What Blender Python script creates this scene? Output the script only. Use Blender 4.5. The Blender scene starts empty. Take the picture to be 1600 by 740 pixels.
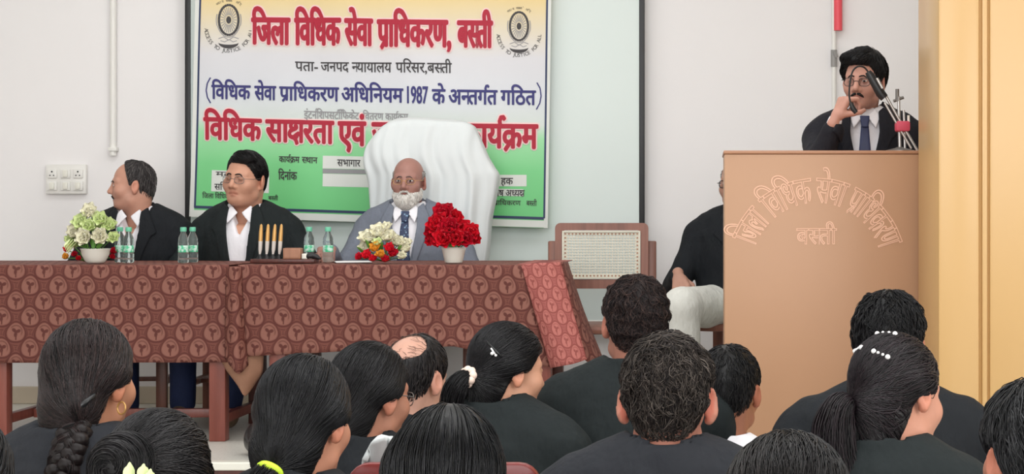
import bpy, bmesh, math, random
import numpy as np
from mathutils import Vector, Matrix

# ------------------------------------------------------------------ camera, world, lights, exposure
SC = bpy.context.scene
COL = SC.collection
F = 2900.0                      # focal length in pixels of the 1600 x 740 frame
VX, VY = 1100.0, 340.0          # where the level optical axis meets the frame
CAMZ = 0.92                     # camera height above the stage floor (stage floor is z = 0)
HALL = -0.58                    # hall floor
cam = bpy.data.cameras.new('camera')
cam_o = bpy.data.objects.new('camera', cam)
COL.objects.link(cam_o)
cam_o.location = (0, 0, CAMZ)
cam_o.rotation_euler = (math.pi / 2, 0, 0)
cam.sensor_width = 36.0
cam.lens = 36.0 * F / 1600.0
cam.shift_x = -(VX - 800.0) / 1600.0
cam.shift_y = (VY - 370.0) / 1600.0
cam.clip_start = 0.05
SC.camera = cam_o
SC.view_settings.view_transform = 'Standard'
SC.view_settings.look = 'None'
SC.view_settings.gamma = 1.0
SC.view_settings.use_curve_mapping = False
SC.view_settings.exposure = 0.10
world = bpy.data.worlds.new('world')
SC.world = world
world.use_nodes = True
world.node_tree.nodes['Background'].inputs[0].default_value = (1, 1, 1, 1)
world.node_tree.nodes['Background'].inputs[1].default_value = 0.3
SC.cycles.max_bounces = 6
SC.cycles.use_denoising = True


def area_light(name, loc, target, sx, sy, power, color=(1, 1, 1)):
    l = bpy.data.lights.new(name, 'AREA')
    l.shape = 'RECTANGLE'
    l.size, l.size_y = sx, sy
    l.energy = power
    l.color = color
    o = bpy.data.objects.new(name, l)
    COL.objects.link(o)
    o.location = loc
    d = Vector(target) - Vector(loc)
    o.rotation_euler = d.to_track_quat('-Z', 'Y').to_euler()
    return o


# ceiling lights of the stage and of the hall, daylight from its right window, an added fill at the rear
area_light('stage_ceiling_light', (-0.9, 7.3, 2.9), (-0.9, 7.6, 0), 4.6, 1.0, 38, (.97, .985, 1))
area_light('hall_ceiling_light', (-0.6, 3.8, 2.9), (-0.6, 4.3, 0), 4.4, 3.2, 105, (.97, .985, 1))
area_light('hall_window_light', (3.7, 1.6, 1.5), (-0.5, 7.5, 0.9), 3.0, 2.0, 105, (1, .985, .96))
area_light('rear_fill_light', (-1.2, -2.6, 1.8), (-0.5, 8, 0.9), 5.0, 2.2, 215, (.97, .985, 1))  # added fill from the camera side; the rear wall has no window


def P3(px, py, D):
    """the point at distance D along the view axis that shows at pixel (px, py)"""
    return ((px - VX) * D / F, D, CAMZ - (py - VY) * D / F)


# ------------------------------------------------------------------ tagging and meshes
def tag(o, label=None, cat=None, group=None, kind=None):
    if label: o['label'] = label
    if cat: o['category'] = cat
    if group: o['group'] = group
    if kind: o['kind'] = kind
    return o


def empty(name, loc=(0, 0, 0), rz=0.0, label=None, cat=None, group=None):
    o = bpy.data.objects.new(name, None)
    o.empty_display_size = 0.1
    COL.objects.link(o)
    o.location = loc
    o.rotation_euler = (0, 0, rz)
    return tag(o, label, cat, group)


def mesh_np(name, V, faces, mats, parent=None, midx=None, col=None, smooth=True, uv=None):
    """V (n,3) array; faces: list of (m,k) int arrays"""
    me = bpy.data.meshes.new(name)
    V = np.asarray(V, np.float32)
    faces = [np.asarray(f, np.int32) for f in faces if len(f)]
    nl = sum(f.size for f in faces)
    nf = sum(len(f) for f in faces)
    me.vertices.add(len(V))
    me.vertices.foreach_set('co', V.ravel())
    me.loops.add(nl)
    li = np.concatenate([f.ravel() for f in faces])
    me.loops.foreach_set('vertex_index', li)
    me.polygons.add(nf)
    tot = np.concatenate([np.full(len(f), f.shape[1], np.int32) for f in faces])
    st = np.concatenate([[0], np.cumsum(tot)[:-1]]).astype(np.int32)
    me.polygons.foreach_set('loop_start', st)
    me.polygons.foreach_set('loop_total', tot)
    if midx is not None:
        me.polygons.foreach_set('material_index', np.asarray(midx, np.int32))
    me.polygons.foreach_set('use_smooth', np.full(nf, smooth, bool))
    if col is not None:
        a = me.color_attributes.new('Col', 'FLOAT_COLOR', 'POINT')
        c = np.ones((len(V), 4), np.float32)
        c[:, :3] = col
        a.data.foreach_set('color', c.ravel())
    if uv is not None:
        u = me.uv_layers.new(name='UVMap')
        u.data.foreach_set('uv', np.asarray(uv, np.float32)[li].ravel())
    for m in (mats if isinstance(mats, (list, tuple)) else [mats]):
        me.materials.append(m)
    me.update(calc_edges=True)
    me.validate()
    o = bpy.data.objects.new(name, me)
    COL.objects.link(o)
    if parent is not None: o.parent = parent
    return o


class MB:
    """collects shapes into one mesh"""
    def __init__(s):
        s.v = []; s.f = []; s.m = []; s.uv = []

    def add(s, verts, faces, m=0, M=None):
        o = len(s.v)
        for p in verts:
            p = Vector(p)
            if M is not None: p = M @ p
            s.v.append(tuple(p))
        for f in faces:
            s.f.append([i + o for i in f]); s.m.append(m)
        return s

    def box(s, x0, x1, y0, y1, z0, z1, bev=0.0, m=0, M=None, seg=2):
        bm = bmesh.new()
        bmesh.ops.create_cube(bm, size=1)
        for v in bm.verts:
            v.co = Vector(((x0 + x1) / 2 + v.co.x * (x1 - x0), (y0 + y1) / 2 + v.co.y * (y1 - y0), (z0 + z1) / 2 + v.co.z * (z1 - z0)))
        if bev > 0:
            bmesh.ops.bevel(bm, geom=bm.edges[:], offset=bev, segments=seg, profile=0.5, affect='EDGES')
        s.bm(bm, m, M)
        return s

    def bm(s, bm, m=0, M=None):
        bm.verts.ensure_lookup_table()
        bm.verts.index_update()
        s.add([v.co.copy() for v in bm.verts], [[v.index for v in f.verts] for f in bm.faces], m, M)
        bm.free()

    def tube(s, pts, r, n=8, m=0, cap=True, M=None, flat=1.0, ref=None):
        pts = [Vector(p) for p in pts]
        k = len(pts)
        rs = r if isinstance(r, (list, tuple)) else [r] * k
        vs = []; fs = []
        pu = None
        for i, p in enumerate(pts):
            t = (pts[min(i + 1, k - 1)] - pts[max(i - 1, 0)]).normalized()
            if pu is None:
                a = Vector(ref) if ref else (Vector((0, 0, 1)) if abs(t.z) < .9 else Vector((0, 1, 0)))
                u = (a - t * a.dot(t)).normalized()
            else:
                u = (pu - t * pu.dot(t))
                u = u.normalized() if u.length > 1e-6 else pu
            pu = u
            w = t.cross(u)
            for j in range(n):
                an = 2 * math.pi * j / n
                vs.append(p + (u * math.cos(an) * flat + w * math.sin(an)) * rs[i])
        for i in range(k - 1):
            for j in range(n):
                fs.append([i * n + j, i * n + (j + 1) % n, (i + 1) * n + (j + 1) % n, (i + 1) * n + j])
        if cap:
            fs.append(list(range(n))[::-1]); fs.append([(k - 1) * n + j for j in range(n)])
        return s.add(vs, fs, m, M)

    def lathe(s, prof, n=24, m=0, M=None, c=(0, 0, 0)):
        """prof: list of (r, z)"""
        vs = []; fs = []
        for r, z in prof:
            for j in range(n):
                a = 2 * math.pi * j / n
                vs.append((c[0] + r * math.cos(a), c[1] + r * math.sin(a), c[2] + z))
        for i in range(len(prof) - 1):
            for j in range(n):
                fs.append([i * n + j, i * n + (j + 1) % n, (i + 1) * n + (j + 1) % n, (i + 1) * n + j])
        if prof[0][0] > 1e-5: fs.append(list(range(n))[::-1])
        if prof[-1][0] > 1e-5: fs.append([(len(prof) - 1) * n + j for j in range(n)])
        return s.add(vs, fs, m, M)

    def ball(s, c, r, m=0, n=12, M=None, sc=(1, 1, 1)):
        pr = [(max(math.sin(math.pi * i / n), 1e-6) * r, -math.cos(math.pi * i / n) * r) for i in range(n + 1)]
        k = Matrix.Translation(c) @ Matrix.Diagonal((*sc, 1))
        return s.lathe(pr, n + 4, m, (M @ k) if M is not None else k)

    def grid(s, pts, nu, nv, m=0, M=None):
        """pts row major nv rows of nu"""
        fs = [[j * nu + i, j * nu + i + 1, (j + 1) * nu + i + 1, (j + 1) * nu + i] for j in range(nv - 1) for i in range(nu - 1)]
        return s.add(pts, fs, m, M)

    def build(s, name, mats, parent=None, smooth=None, uv=None):
        me = bpy.data.meshes.new(name)
        me.from_pydata(s.v, [], s.f)
        for mm in (mats if isinstance(mats, (list, tuple)) else [mats]):
            me.materials.append(mm)
        me.polygons.foreach_set('material_index', s.m)
        if uv is not None:
            u = me.uv_layers.new(name='UVMap')
            for l in me.loops:
                u.data[l.index].uv = uv[l.vertex_index]
        me.update()
        if smooth is True:
            me.polygons.foreach_set('use_smooth', [True] * len(me.polygons))
        elif smooth is None:
            me.polygons.foreach_set('use_smooth', [True] * len(me.polygons))
            me.set_sharp_from_angle(angle=math.radians(38))
        o = bpy.data.objects.new(name, me)
        COL.objects.link(o)
        if parent is not None: o.parent = parent
        return o


def copy_tree(o, parent=None):
    c = o.copy()
    COL.objects.link(c)
    if parent is not None: c.parent = parent
    for ch in list(o.children):
        copy_tree(ch, c)
    return c


# ------------------------------------------------------------------ materials
def srgb(r, g, b):
    f = lambda c: (c / 255 / 12.92) if c / 255 <= .04045 else ((c / 255 + .055) / 1.055) ** 2.4
    return (f(r), f(g), f(b))


class NT:
    """small helper to write node trees"""
    def __init__(s, name, rough=.5, color=(.8, .8, .8)):
        s.mat = bpy.data.materials.new(name)
        s.mat.use_nodes = True
        s.t = s.mat.node_tree
        s.b = s.t.nodes['Principled BSDF']
        s.b.inputs['Roughness'].default_value = rough
        s.b.inputs['Base Color'].default_value = (*color, 1)

    def n(s, typ, **kw):
        nd = s.t.nodes.new(typ)
        for k, v in kw.items(): setattr(nd, k, v)
        return nd

    def lk(s, a, b): s.t.links.new(a, b)

    def set(s, nd, key, v):
        if v is None: return
        if hasattr(v, 'is_linked') or isinstance(v, bpy.types.NodeSocket): s.lk(v, nd.inputs[key])
        else: nd.inputs[key].default_value = v

    def m(s, op, a, b=None, c=None, clamp=False):
        nd = s.n('ShaderNodeMath', operation=op, use_clamp=clamp)
        s.set(nd, 0, a); s.set(nd, 1, b); s.set(nd, 2, c)
        return nd.outputs[0]

    def mix(s, f, a, b, blend='MIX'):
        nd = s.n('ShaderNodeMix', data_type='RGBA', blend_type=blend)
        s.set(nd, 0, f)
        for k, v in ((6, a), (7, b)):
            if isinstance(v, (tuple, list)): nd.inputs[k].default_value = (*v[:3], 1)
            else: s.lk(v, nd.inputs[k])
        return nd.outputs[2]

    def ss(s, x, a, b):
        nd = s.n('ShaderNodeMapRange', interpolation_type='SMOOTHSTEP')
        s.set(nd, 0, x); s.set(nd, 1, a); s.set(nd, 2, b)
        return nd.outputs[0]

    def coord(s, kind='Object', scale=(1, 1, 1)):
        tc = s.n('ShaderNodeTexCoord')
        mp = s.n('ShaderNodeMapping')
        mp.inputs['Scale'].default_value = scale
        s.lk(tc.outputs[kind], mp.inputs[0])
        return mp.outputs[0]

    def noise(s, vec, scale, detail=3, rough=.5):
        nd = s.n('ShaderNodeTexNoise')
        if vec is not None: s.lk(vec, nd.inputs['Vector'])
        nd.inputs['Scale'].default_value = scale
        nd.inputs['Detail'].default_value = detail
        nd.inputs['Roughness'].default_value = rough
        return nd.outputs[0]

    def bump(s, h, strength=.3, dist=.01):
        nd = s.n('ShaderNodeBump')
        nd.inputs['Strength'].default_value = strength
        nd.inputs['Distance'].default_value = dist
        s.lk(h, nd.inputs['Height'])
        s.lk(nd.outputs[0], s.b.inputs['Normal'])

    def base(s, c):
        if isinstance(c, (tuple, list)): s.b.inputs['Base Color'].default_value = (*c[:3], 1)
        else: s.lk(c, s.b.inputs['Base Color'])

    def spec(s, v): s.b.inputs['Specular IOR Level'].default_value = v


def mottled(name, c, rough=.6, amt=.12, scale=8, bump=.0, bscale=200, metal=0, spec=.5, bdist=.002, stretch=(1, 1, 1), crease=0):
    t = NT(name, rough, c)
    v = t.coord('Object', stretch)
    nz = t.noise(v, scale, 4)
    t.base(t.mix(nz, tuple(x * (1 - amt) for x in c), tuple(min(1, x * (1 + amt)) for x in c)))
    if crease:
        big = t.m('MULTIPLY', t.noise(t.coord('Object', (1, 1, .55)), 16, 3, .55), 7.0)
        t.bump(t.m('ADD', big, t.m('MULTIPLY', t.noise(v, bscale, 2), .4)), crease, .004)
    elif bump: t.bump(t.noise(v, bscale, 2), bump, bdist)
    t.b.inputs['Metallic'].default_value = metal
    t.spec(spec)
    return t.mat


def wood(name, c1, c2, rough=.4, scale=4, stretch=(1, 1, 12)):
    t = NT(name, rough)
    v = t.coord('Object', (stretch[0] * 6, stretch[1] * 6, 6 / stretch[2]))
    nz = t.noise(v, scale, 5, .6)
    t.base(t.mix(t.ss(nz, .3, .7), c1, c2))
    t.bump(nz, .08, .002)
    return t.mat


def attr_mat(name, rough=.5, spec=.5, bump=0, bscale=300, sss=0, bdist=.001, sheen=0):
    """colour from the mesh's own colour attribute (pigment)"""
    t = NT(name, rough)
    a = t.n('ShaderNodeAttribute', attribute_name='Col')
    v = t.coord('Object')
    nz = t.noise(v, 40, 3)
    dk = t.mix(1.0, a.outputs[0], (.86, .86, .86), 'MULTIPLY')
    t.base(t.mix(nz, dk, a.outputs[0]))
    t.spec(spec)
    if bump: t.bump(t.noise(v, bscale, 2), bump, bdist)
    if sss:
        t.b.inputs['Subsurface Weight'].default_value = sss
        t.b.inputs['Subsurface Radius'].default_value = (.012, .005, .003)
        t.b.inputs['Subsurface Scale'].default_value = 1.0
    return t.mat


M = {}
M['wall'] = mottled('painted_wall', srgb(240, 237, 236), .7, .02, 3, .05, 60)
M['ceiling'] = mottled('ceiling_paint', srgb(235, 235, 232), .8, .01, 3)
M['skirting'] = mottled('tan_skirting', srgb(196, 182, 160), .5, .06, 6)
M['screen'] = mottled('screen_fabric', srgb(224, 234, 230), .75, .012, 2)
M['black'] = mottled('black_paint', srgb(28, 28, 30), .45, .1, 20)
M['white_plastic'] = mottled('white_plastic', srgb(236, 234, 228), .35, .02, 9)
M['grey_plastic'] = mottled('grey_plastic', srgb(150, 148, 145), .4, .05, 9)
M['red_wood'] = wood('red_brown_wood', srgb(118, 60, 50), srgb(142, 78, 66), .38)
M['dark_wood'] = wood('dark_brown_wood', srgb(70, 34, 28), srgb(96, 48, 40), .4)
M['rail_wood'] = wood('brown_rail_wood', srgb(120, 76, 62), srgb(150, 98, 80), .4)
M['cane'] = mottled('woven_cane', srgb(226, 222, 205), .6, .06, 30)
M['podium'] = mottled('podium_laminate', srgb(183, 141, 109), .45, .035, 1.6)
M['podium_edge'] = mottled('podium_edge', srgb(176, 128, 98), .45, .08, 6)
M['carved'] = mottled('pale_carved_paint', srgb(232, 186, 158), .5, .03, 20)
M['pillar'] = mottled('yellow_laminate', srgb(206, 167, 112), .32, .03, 1.2)
M['pillar_groove'] = mottled('brown_joint', srgb(172, 128, 66), .5, .08, 10)
M['pot'] = mottled('white_ceramic', srgb(236, 234, 222), .3, .02, 12)
M['leaf'] = mottled('green_leaf', srgb(96, 150, 62), .5, .2, 40)
M['lime'] = mottled('pale_green_petal', srgb(232, 244, 184), .6, .06, 40)
M['cream'] = mottled('cream_petal', srgb(250, 246, 222), .6, .04, 40)
M['red_petal'] = mottled('red_petal', srgb(226, 24, 48), .55, .12, 60)
M['crimson'] = mottled('crimson_petal', srgb(208, 18, 48), .55, .12, 60)
M['orange'] = mottled('orange_petal', srgb(238, 170, 60), .6, .08, 60)
M['gold'] = mottled('gold_metal', srgb(206, 160, 96), .35, .08, 40, metal=.4)
M['pen_white'] = mottled('pearl_plastic', srgb(216, 208, 200), .35, .04, 30)
M['box_brown'] = wood('light_brown_wood', srgb(150, 104, 80), srgb(176, 126, 98), .5)
M['steel'] = mottled('brushed_steel', srgb(190, 188, 186), .32, .06, 60, metal=.85)
M['gun'] = mottled('grey_metal', srgb(120, 116, 112), .4, .08, 60, metal=.6)
M['pink'] = mottled('pink_red_tape', srgb(206, 74, 96), .6, .08, 30)
M['red_plastic'] = mottled('red_tube', srgb(238, 84, 96), .45, .04, 20)
M['white_cloth'] = mottled('white_cotton', srgb(222, 227, 227), .85, .015, 6, .12, 700, spec=.2)
M['shirt'] = mottled('white_shirt_cotton', srgb(236, 234, 238), .75, .02, 20, .12, 600, spec=.2, crease=.35)
M['white_trouser'] = mottled('white_trouser_cloth', srgb(228, 228, 220), .8, .03, 10, .2, 300, spec=.2, crease=.55)
M['jacket'] = mottled('black_wool', srgb(27, 30, 34), .82, .16, 60, .25, 900, spec=.25, crease=.55)
M['jacket_green'] = mottled('black_serge', srgb(28, 34, 35), .82, .16, 60, .25, 900, spec=.25, crease=.55)
M['jacket_grey'] = mottled('charcoal_wool', srgb(38, 40, 45), .82, .16, 60, .25, 900, spec=.25, crease=.55)
M['suit_grey'] = mottled('blue_grey_suiting', srgb(116, 122, 134), .75, .07, 80, .25, 900, spec=.25, crease=.55)
M['suit_dark'] = mottled('navy_black_suiting', srgb(27, 27, 34), .75, .12, 60, .25, 900, spec=.25, crease=.55)
M['navy'] = mottled('navy_trousers', srgb(26, 36, 66), .75, .1, 30, .2, 700, spec=.25, crease=.55)
M['shoe'] = mottled('black_leather', srgb(24, 23, 24), .3, .1, 30)
M['sandal'] = mottled('brown_leather', srgb(110, 92, 70), .5, .1, 30)
M['tie_navy'] = mottled('navy_tie', srgb(38, 46, 84), .5, .1, 60)
M['bottle_cap'] = mottled('green_cap', srgb(110, 196, 162), .4, .04, 30)
M['paper'] = mottled('paper', srgb(240, 240, 240), .8, .01, 20)
M['ink_blue'] = mottled('blue_print', srgb(50, 48, 112), .6, .03, 30)
M['ink_red'] = mottled('red_print', srgb(174, 16, 48), .6, .05, 30)
M['ink_pink'] = mottled('pink_print', srgb(248, 212, 210), .6, .01, 30)
M['ink_black'] = mottled('black_print', srgb(58, 54, 56), .6, .05, 30)
M['ink_grey'] = mottled('grey_print', srgb(150, 148, 150), .6, .05, 30)
M['ink_navy'] = mottled('navy_print', srgb(44, 56, 92), .6, .05, 30)
M['band_white'] = mottled('white_print', srgb(224, 226, 220), .65, .02, 20)
M['skin'] = attr_mat('skin', .5, .4, .12, 260, .06)
M['hair'] = attr_mat('hair', .42, .28)
M['hair_dry'] = attr_mat('dry_hair', .6, .22)
M['eye_white'] = mottled('eye_white', srgb(226, 220, 214), .25, .02, 30)
M['iris'] = mottled('dark_iris', srgb(36, 24, 20), .15, .05, 30)
M['neon'] = mottled('neon_band', srgb(206, 238, 60), .6, .05, 60)
M['scrunchie'] = mottled('peach_scrunchie', srgb(240, 214, 198), .7, .08, 60)
M['pearl'] = mottled('white_enamel', srgb(240, 238, 236), .25, .03, 60)
M['black_metal'] = mottled('black_metal', srgb(26, 26, 28), .35, .1, 30)
M['chair_black'] = mottled('black_chair_plastic', srgb(30, 31, 34), .4, .1, 20)
M['chair_red'] = mottled('maroon_varnish', srgb(122, 40, 38), .3, .1, 10)
M['leg_glint_grey'] = mottled('grey_legs_and_glint', srgb(120, 122, 126), .4, .06, 20)  # chair legs, and the highlight line painted along the backs


def floor_mat():
    t = NT('pale_terrazzo', .35)
    v = t.coord('Object')
    a = t.noise(v, 2.2, 4)
    b = t.noise(v, 90, 2)
    c = t.mix(a, srgb(206, 204, 194), srgb(222, 220, 212))
    c = t.mix(t.ss(b, .56, .7), c, srgb(186, 184, 176))
    t.base(c)
    return t.mat


M['floor'] = floor_mat()


def glassy(name, c, rough, ior, trans):
    t = NT(name, rough, c)
    t.b.inputs['Transmission Weight'].default_value = trans
    t.b.inputs['IOR'].default_value = ior
    return t.mat


M['clear'] = glassy('clear_plastic', srgb(235, 246, 242), .06, 1.18, .92)
M['lens'] = glassy('spectacle_glass', (.96, .97, .98), .0, 1.05, 1.0)


def label_mat():
    t = NT('bottle_label', .5)
    v = t.n('ShaderNodeTexCoord').outputs['Object']
    sp = t.n('ShaderNodeSeparateXYZ')
    t.lk(v, sp.inputs[0])
    g = t.ss(t.noise(v, 60, 2), .45, .62)
    c = t.mix(g, srgb(70, 190, 140), srgb(206, 236, 222))
    t.base(c)
    return t.mat


M['label'] = label_mat()


def damask(name, light, mid, dark, contrast=1.0):
    """ogee and leaf brocade; UV in metres"""
    t = NT(name, .72)
    t.spec(.25)
    uv = t.n('ShaderNodeTexCoord').outputs['UV']
    sp = t.n('ShaderNodeSeparateXYZ')
    t.lk(uv, sp.inputs[0])
    u = t.m('DIVIDE', sp.outputs[0], .115)
    v = t.m('DIVIDE', sp.outputs[1], .064)
    wob = t.noise(uv, 9, 2)
    u = t.m('ADD', u, t.m('MULTIPLY', t.m('SUBTRACT', wob, .5), .10))

    def cell(shift):
        vv = t.m('ADD', t.m('MULTIPLY', v, .5), .5 * shift)
        uu = t.m('ADD', u, .5 * shift)
        fu = t.m('SUBTRACT', t.m('FRACT', uu), .5)
        fv = t.m('SUBTRACT', t.m('FRACT', vv), .5)
        # teardrop radius: narrower towards the top
        w = t.m('ADD', 1.0, t.m('MULTIPLY', fv, .75))
        xx = t.m('MULTIPLY', fu, w)
        r = t.m('SQRT', t.m('ADD', t.m('MULTIPLY', xx, xx), t.m('MULTIPLY', fv, t.m('MULTIPLY', fv, 1.05))))
        an = t.m('ARCTAN2', fu, fv)
        return r, an, fu, fv
    r1, a1, fu1, fv1 = cell(0)
    r2, a2, fu2, fv2 = cell(1)
    near = t.m('LESS_THAN', r1, r2)

    def pick(a, b): return t.m('ADD', t.m('MULTIPLY', near, a), t.m('MULTIPLY', t.m('SUBTRACT', 1.0, near), b))
    r, an, fu, fv = pick(r1, r2), pick(a1, a2), pick(fu1, fu2), pick(fv1, fv2)
    disc = t.m('SUBTRACT', 1.0, t.ss(r, .27, .31))
    ring = t.m('MULTIPLY', t.ss(r, .29, .325), t.m('SUBTRACT', 1.0, t.ss(r, .345, .38)))
    # leaf: five lobes below, stalk above
    lob = t.m('ADD', .110, t.m('MULTIPLY', .055, t.m('COSINE', t.m('ADD', t.m('MULTIPLY', an, 3.0), 2.6))))
    fr = t.m('SQRT', t.m('ADD', t.m('MULTIPLY', fu, fu), t.m('MULTIPLY', t.m('ADD', fv, -.0), t.m('ADD', fv, -.0))))
    leaf = t.m('SUBTRACT', 1.0, t.ss(t.m('SUBTRACT', fr, lob), -.03, .03))
    stalk = t.m('MULTIPLY', t.m('LESS_THAN', t.m('ABSOLUTE', fu), .022), t.m('MULTIPLY', t.m('GREATER_THAN', fv, -.26), t.m('LESS_THAN', fv, 0)))
    swirl = t.m('MULTIPLY', t.ss(fr, .17, .20), t.m('MULTIPLY', t.m('SUBTRACT', 1.0, t.ss(fr, .215, .25)), t.ss(t.m('SINE', t.m('ADD', an, 1.0)), -.2, .4)))
    scroll = t.m('MULTIPLY', t.m('GREATER_THAN', r, .37), t.ss(t.m('SINE', t.m('ADD', t.m('MULTIPLY', r, 60.0), t.m('MULTIPLY', an, 2.0))), .1, .7))
    c = t.mix(disc, mid, light)
    dk = t.m('MAXIMUM', t.m('MAXIMUM', ring, leaf), t.m('MAXIMUM', t.m('MAXIMUM', stalk, t.m('MULTIPLY', swirl, .6)), t.m('MULTIPLY', scroll, .75)))
    c = t.mix(t.m('MULTIPLY', dk, contrast), c, dark)
    weave = t.noise(uv, 420, 2)
    c = t.mix(t.m('MULTIPLY', weave, .35), c, mid)
    t.base(c)
    t.bump(weave, .15, .001)
    return t.mat


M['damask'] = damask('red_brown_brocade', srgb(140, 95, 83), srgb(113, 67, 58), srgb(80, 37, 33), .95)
M['damask_lit'] = damask('red_brown_brocade_lit', srgb(182, 112, 104), srgb(160, 92, 86), srgb(124, 58, 54), .8)  # same brocade with the light falling on it mixed into the colours
M['damask_back'] = mottled('brocade_reverse', srgb(146, 106, 84), .8, .12, 50)


def tie_pattern():
    t = NT('spotted_navy_tie', .5)
    v = t.coord('Object', (1, 0, 1))
    vo = t.n('ShaderNodeTexVoronoi')
    t.lk(v, vo.inputs['Vector'])
    vo.inputs['Scale'].default_value = 75
    t.base(t.mix(t.ss(vo.outputs[0], .22, .34), srgb(120, 150, 176), srgb(38, 52, 84)))
    return t.mat


M['tie_spot'] = tie_pattern()


def banner_mat():
    """printed tricolour: saffron fading to white, then green"""
    t = NT('banner_vinyl', .5)
    t.spec(.35)
    uv = t.n('ShaderNodeTexCoord').outputs['UV']
    sp = t.n('ShaderNodeSeparateXYZ')
    t.lk(uv, sp.inputs[0])
    v = t.m('ADD', sp.outputs[1], t.m('MULTIPLY', t.m('SUBTRACT', t.noise(uv, 3, 2), .5), .05))
    cr = t.n('ShaderNodeValToRGB')
    els = [(0, srgb(112, 204, 128)), (.22, srgb(126, 210, 140)), (.345, srgb(160, 222, 168)), (.40, srgb(214, 222, 216)), (.5, srgb(216, 219, 224)), (.66, srgb(218, 217, 220)), (.78, srgb(226, 214, 188)), (.90, srgb(234, 208, 146)), (1, srgb(240, 190, 100))]
    ramp = cr.color_ramp
    while len(ramp.elements) < len(els): ramp.elements.new(.5)
    for e, (p, c) in zip(ramp.elements, els):
        e.position = p; e.color = (*c, 1)
    t.lk(v, cr.inputs[0])
    t.base(cr.outputs[0])
    return t.mat


M['banner'] = banner_mat()
# ------------------------------------------------------------------ implicit surfaces -> meshes
def vec(*a): return np.array(a, np.float32)


def ell(P, c, r, R=None):
    q = P - vec(*c)
    if R is not None: q = q @ R
    r = vec(*r)
    a = np.sqrt(((q / r) ** 2).sum(-1))
    b = np.sqrt(((q / (r * r)) ** 2).sum(-1))
    return a * (a - 1) / np.maximum(b, 1e-6)


def sph(P, c, r): return np.sqrt(((P - vec(*c)) ** 2).sum(-1)) - r


def cap(P, a, b, ra, rb=None):
    a = np.asarray(a, np.float32); b = np.asarray(b, np.float32)
    rb = ra if rb is None else rb
    ab = b - a
    h = np.clip(((P - a) @ ab) / max(float(ab @ ab), 1e-9), 0, 1)
    q = P - a - h[:, None] * ab
    return np.sqrt((q * q).sum(-1)) - (ra + (rb - ra) * h)


def smin(a, b, k):
    h = np.maximum(k - np.abs(a - b), 0) / k
    return np.minimum(a, b) - h * h * k * .25


def smax(a, b, k): return -smin(-a, -b, k)


def sm(k, *ds):
    d = ds[0]
    for e in ds[1:]: d = smin(d, e, k)
    return d


_rs = np.random.RandomState(5)
_ND = _rs.normal(size=(14, 3)).astype(np.float32)
_ND /= np.linalg.norm(_ND, axis=1)[:, None]
_NP = _rs.uniform(0, 6.28, 14).astype(np.float32)


def wnoise(P, freq, seed=0):
    d = 0
    for i in range(6):
        j = (i + seed * 5) % 14
        d = d + np.sin(P @ (_ND[j] * freq * (1 + .17 * i)) + _NP[(j + seed) % 14])
    return d / 6


_CR = [(i, j, k) for i in (0, 1) for j in (0, 1) for k in (0, 1)]
_ED = [(a, b) for a in range(8) for b in range(a + 1, 8) if sum(abs(_CR[a][c] - _CR[b][c]) for c in range(3)) == 1]


def snet(Fv, ax):
    """surface nets on a rectilinear grid -> verts, quads"""
    nx, ny, nz = Fv.shape
    ins = Fv < 0
    cnt = np.zeros((nx - 1, ny - 1, nz - 1), np.uint8)
    for i, j, k in _CR:
        cnt += ins[i:nx - 1 + i, j:ny - 1 + j, k:nz - 1 + k]
    act = (cnt > 0) & (cnt < 8)
    I, J, K = np.nonzero(act)
    idx = np.full(act.shape, -1, np.int32)
    idx[I, J, K] = np.arange(len(I))
    acc = np.zeros((len(I), 3), np.float32)
    num = np.zeros(len(I), np.float32)
    cv = [Fv[I + i, J + j, K + k] for i, j, k in _CR]
    cp = [np.stack([ax[0][I + i], ax[1][J + j], ax[2][K + k]], -1) for i, j, k in _CR]
    for a, b in _ED:
        x = (cv[a] < 0) != (cv[b] < 0)
        t = np.where(x, cv[a] / np.where(x, cv[a] - cv[b], 1), 0)[:, None]
        acc += np.where(x[:, None], cp[a] + (cp[b] - cp[a]) * t, 0)
        num += x
    V = acc / np.maximum(num, 1)[:, None]
    Q = []
    for d in range(3):
        s0 = [slice(None)] * 3; s1 = [slice(None)] * 3
        s0[d] = slice(0, -1); s1[d] = slice(1, None)
        a, b = ins[tuple(s0)], ins[tuple(s1)]
        ch = a != b
        o1, o2 = [e for e in range(3) if e != d]
        sl = [slice(None)] * 3
        sl[o1] = slice(1, -1); sl[o2] = slice(1, -1)
        g = np.nonzero(ch[tuple(sl)])
        g = list(g)
        g[o1] = g[o1] + 1; g[o2] = g[o2] + 1
        fl = a[tuple(g)]

        def at(u, v):
            h = [x.copy() for x in g]
            h[o1] = h[o1] - u; h[o2] = h[o2] - v
            return idx[tuple(h)]
        q = np.stack([at(1, 1), at(0, 1), at(0, 0), at(1, 0)], -1)
        flip = fl if d != 1 else ~fl
        q[~flip] = q[~flip][:, ::-1]
        Q.append(q)
    Q = np.concatenate(Q) if Q else np.zeros((0, 4), np.int32)
    Q = Q[(Q >= 0).all(1)]
    return V, Q


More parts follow.
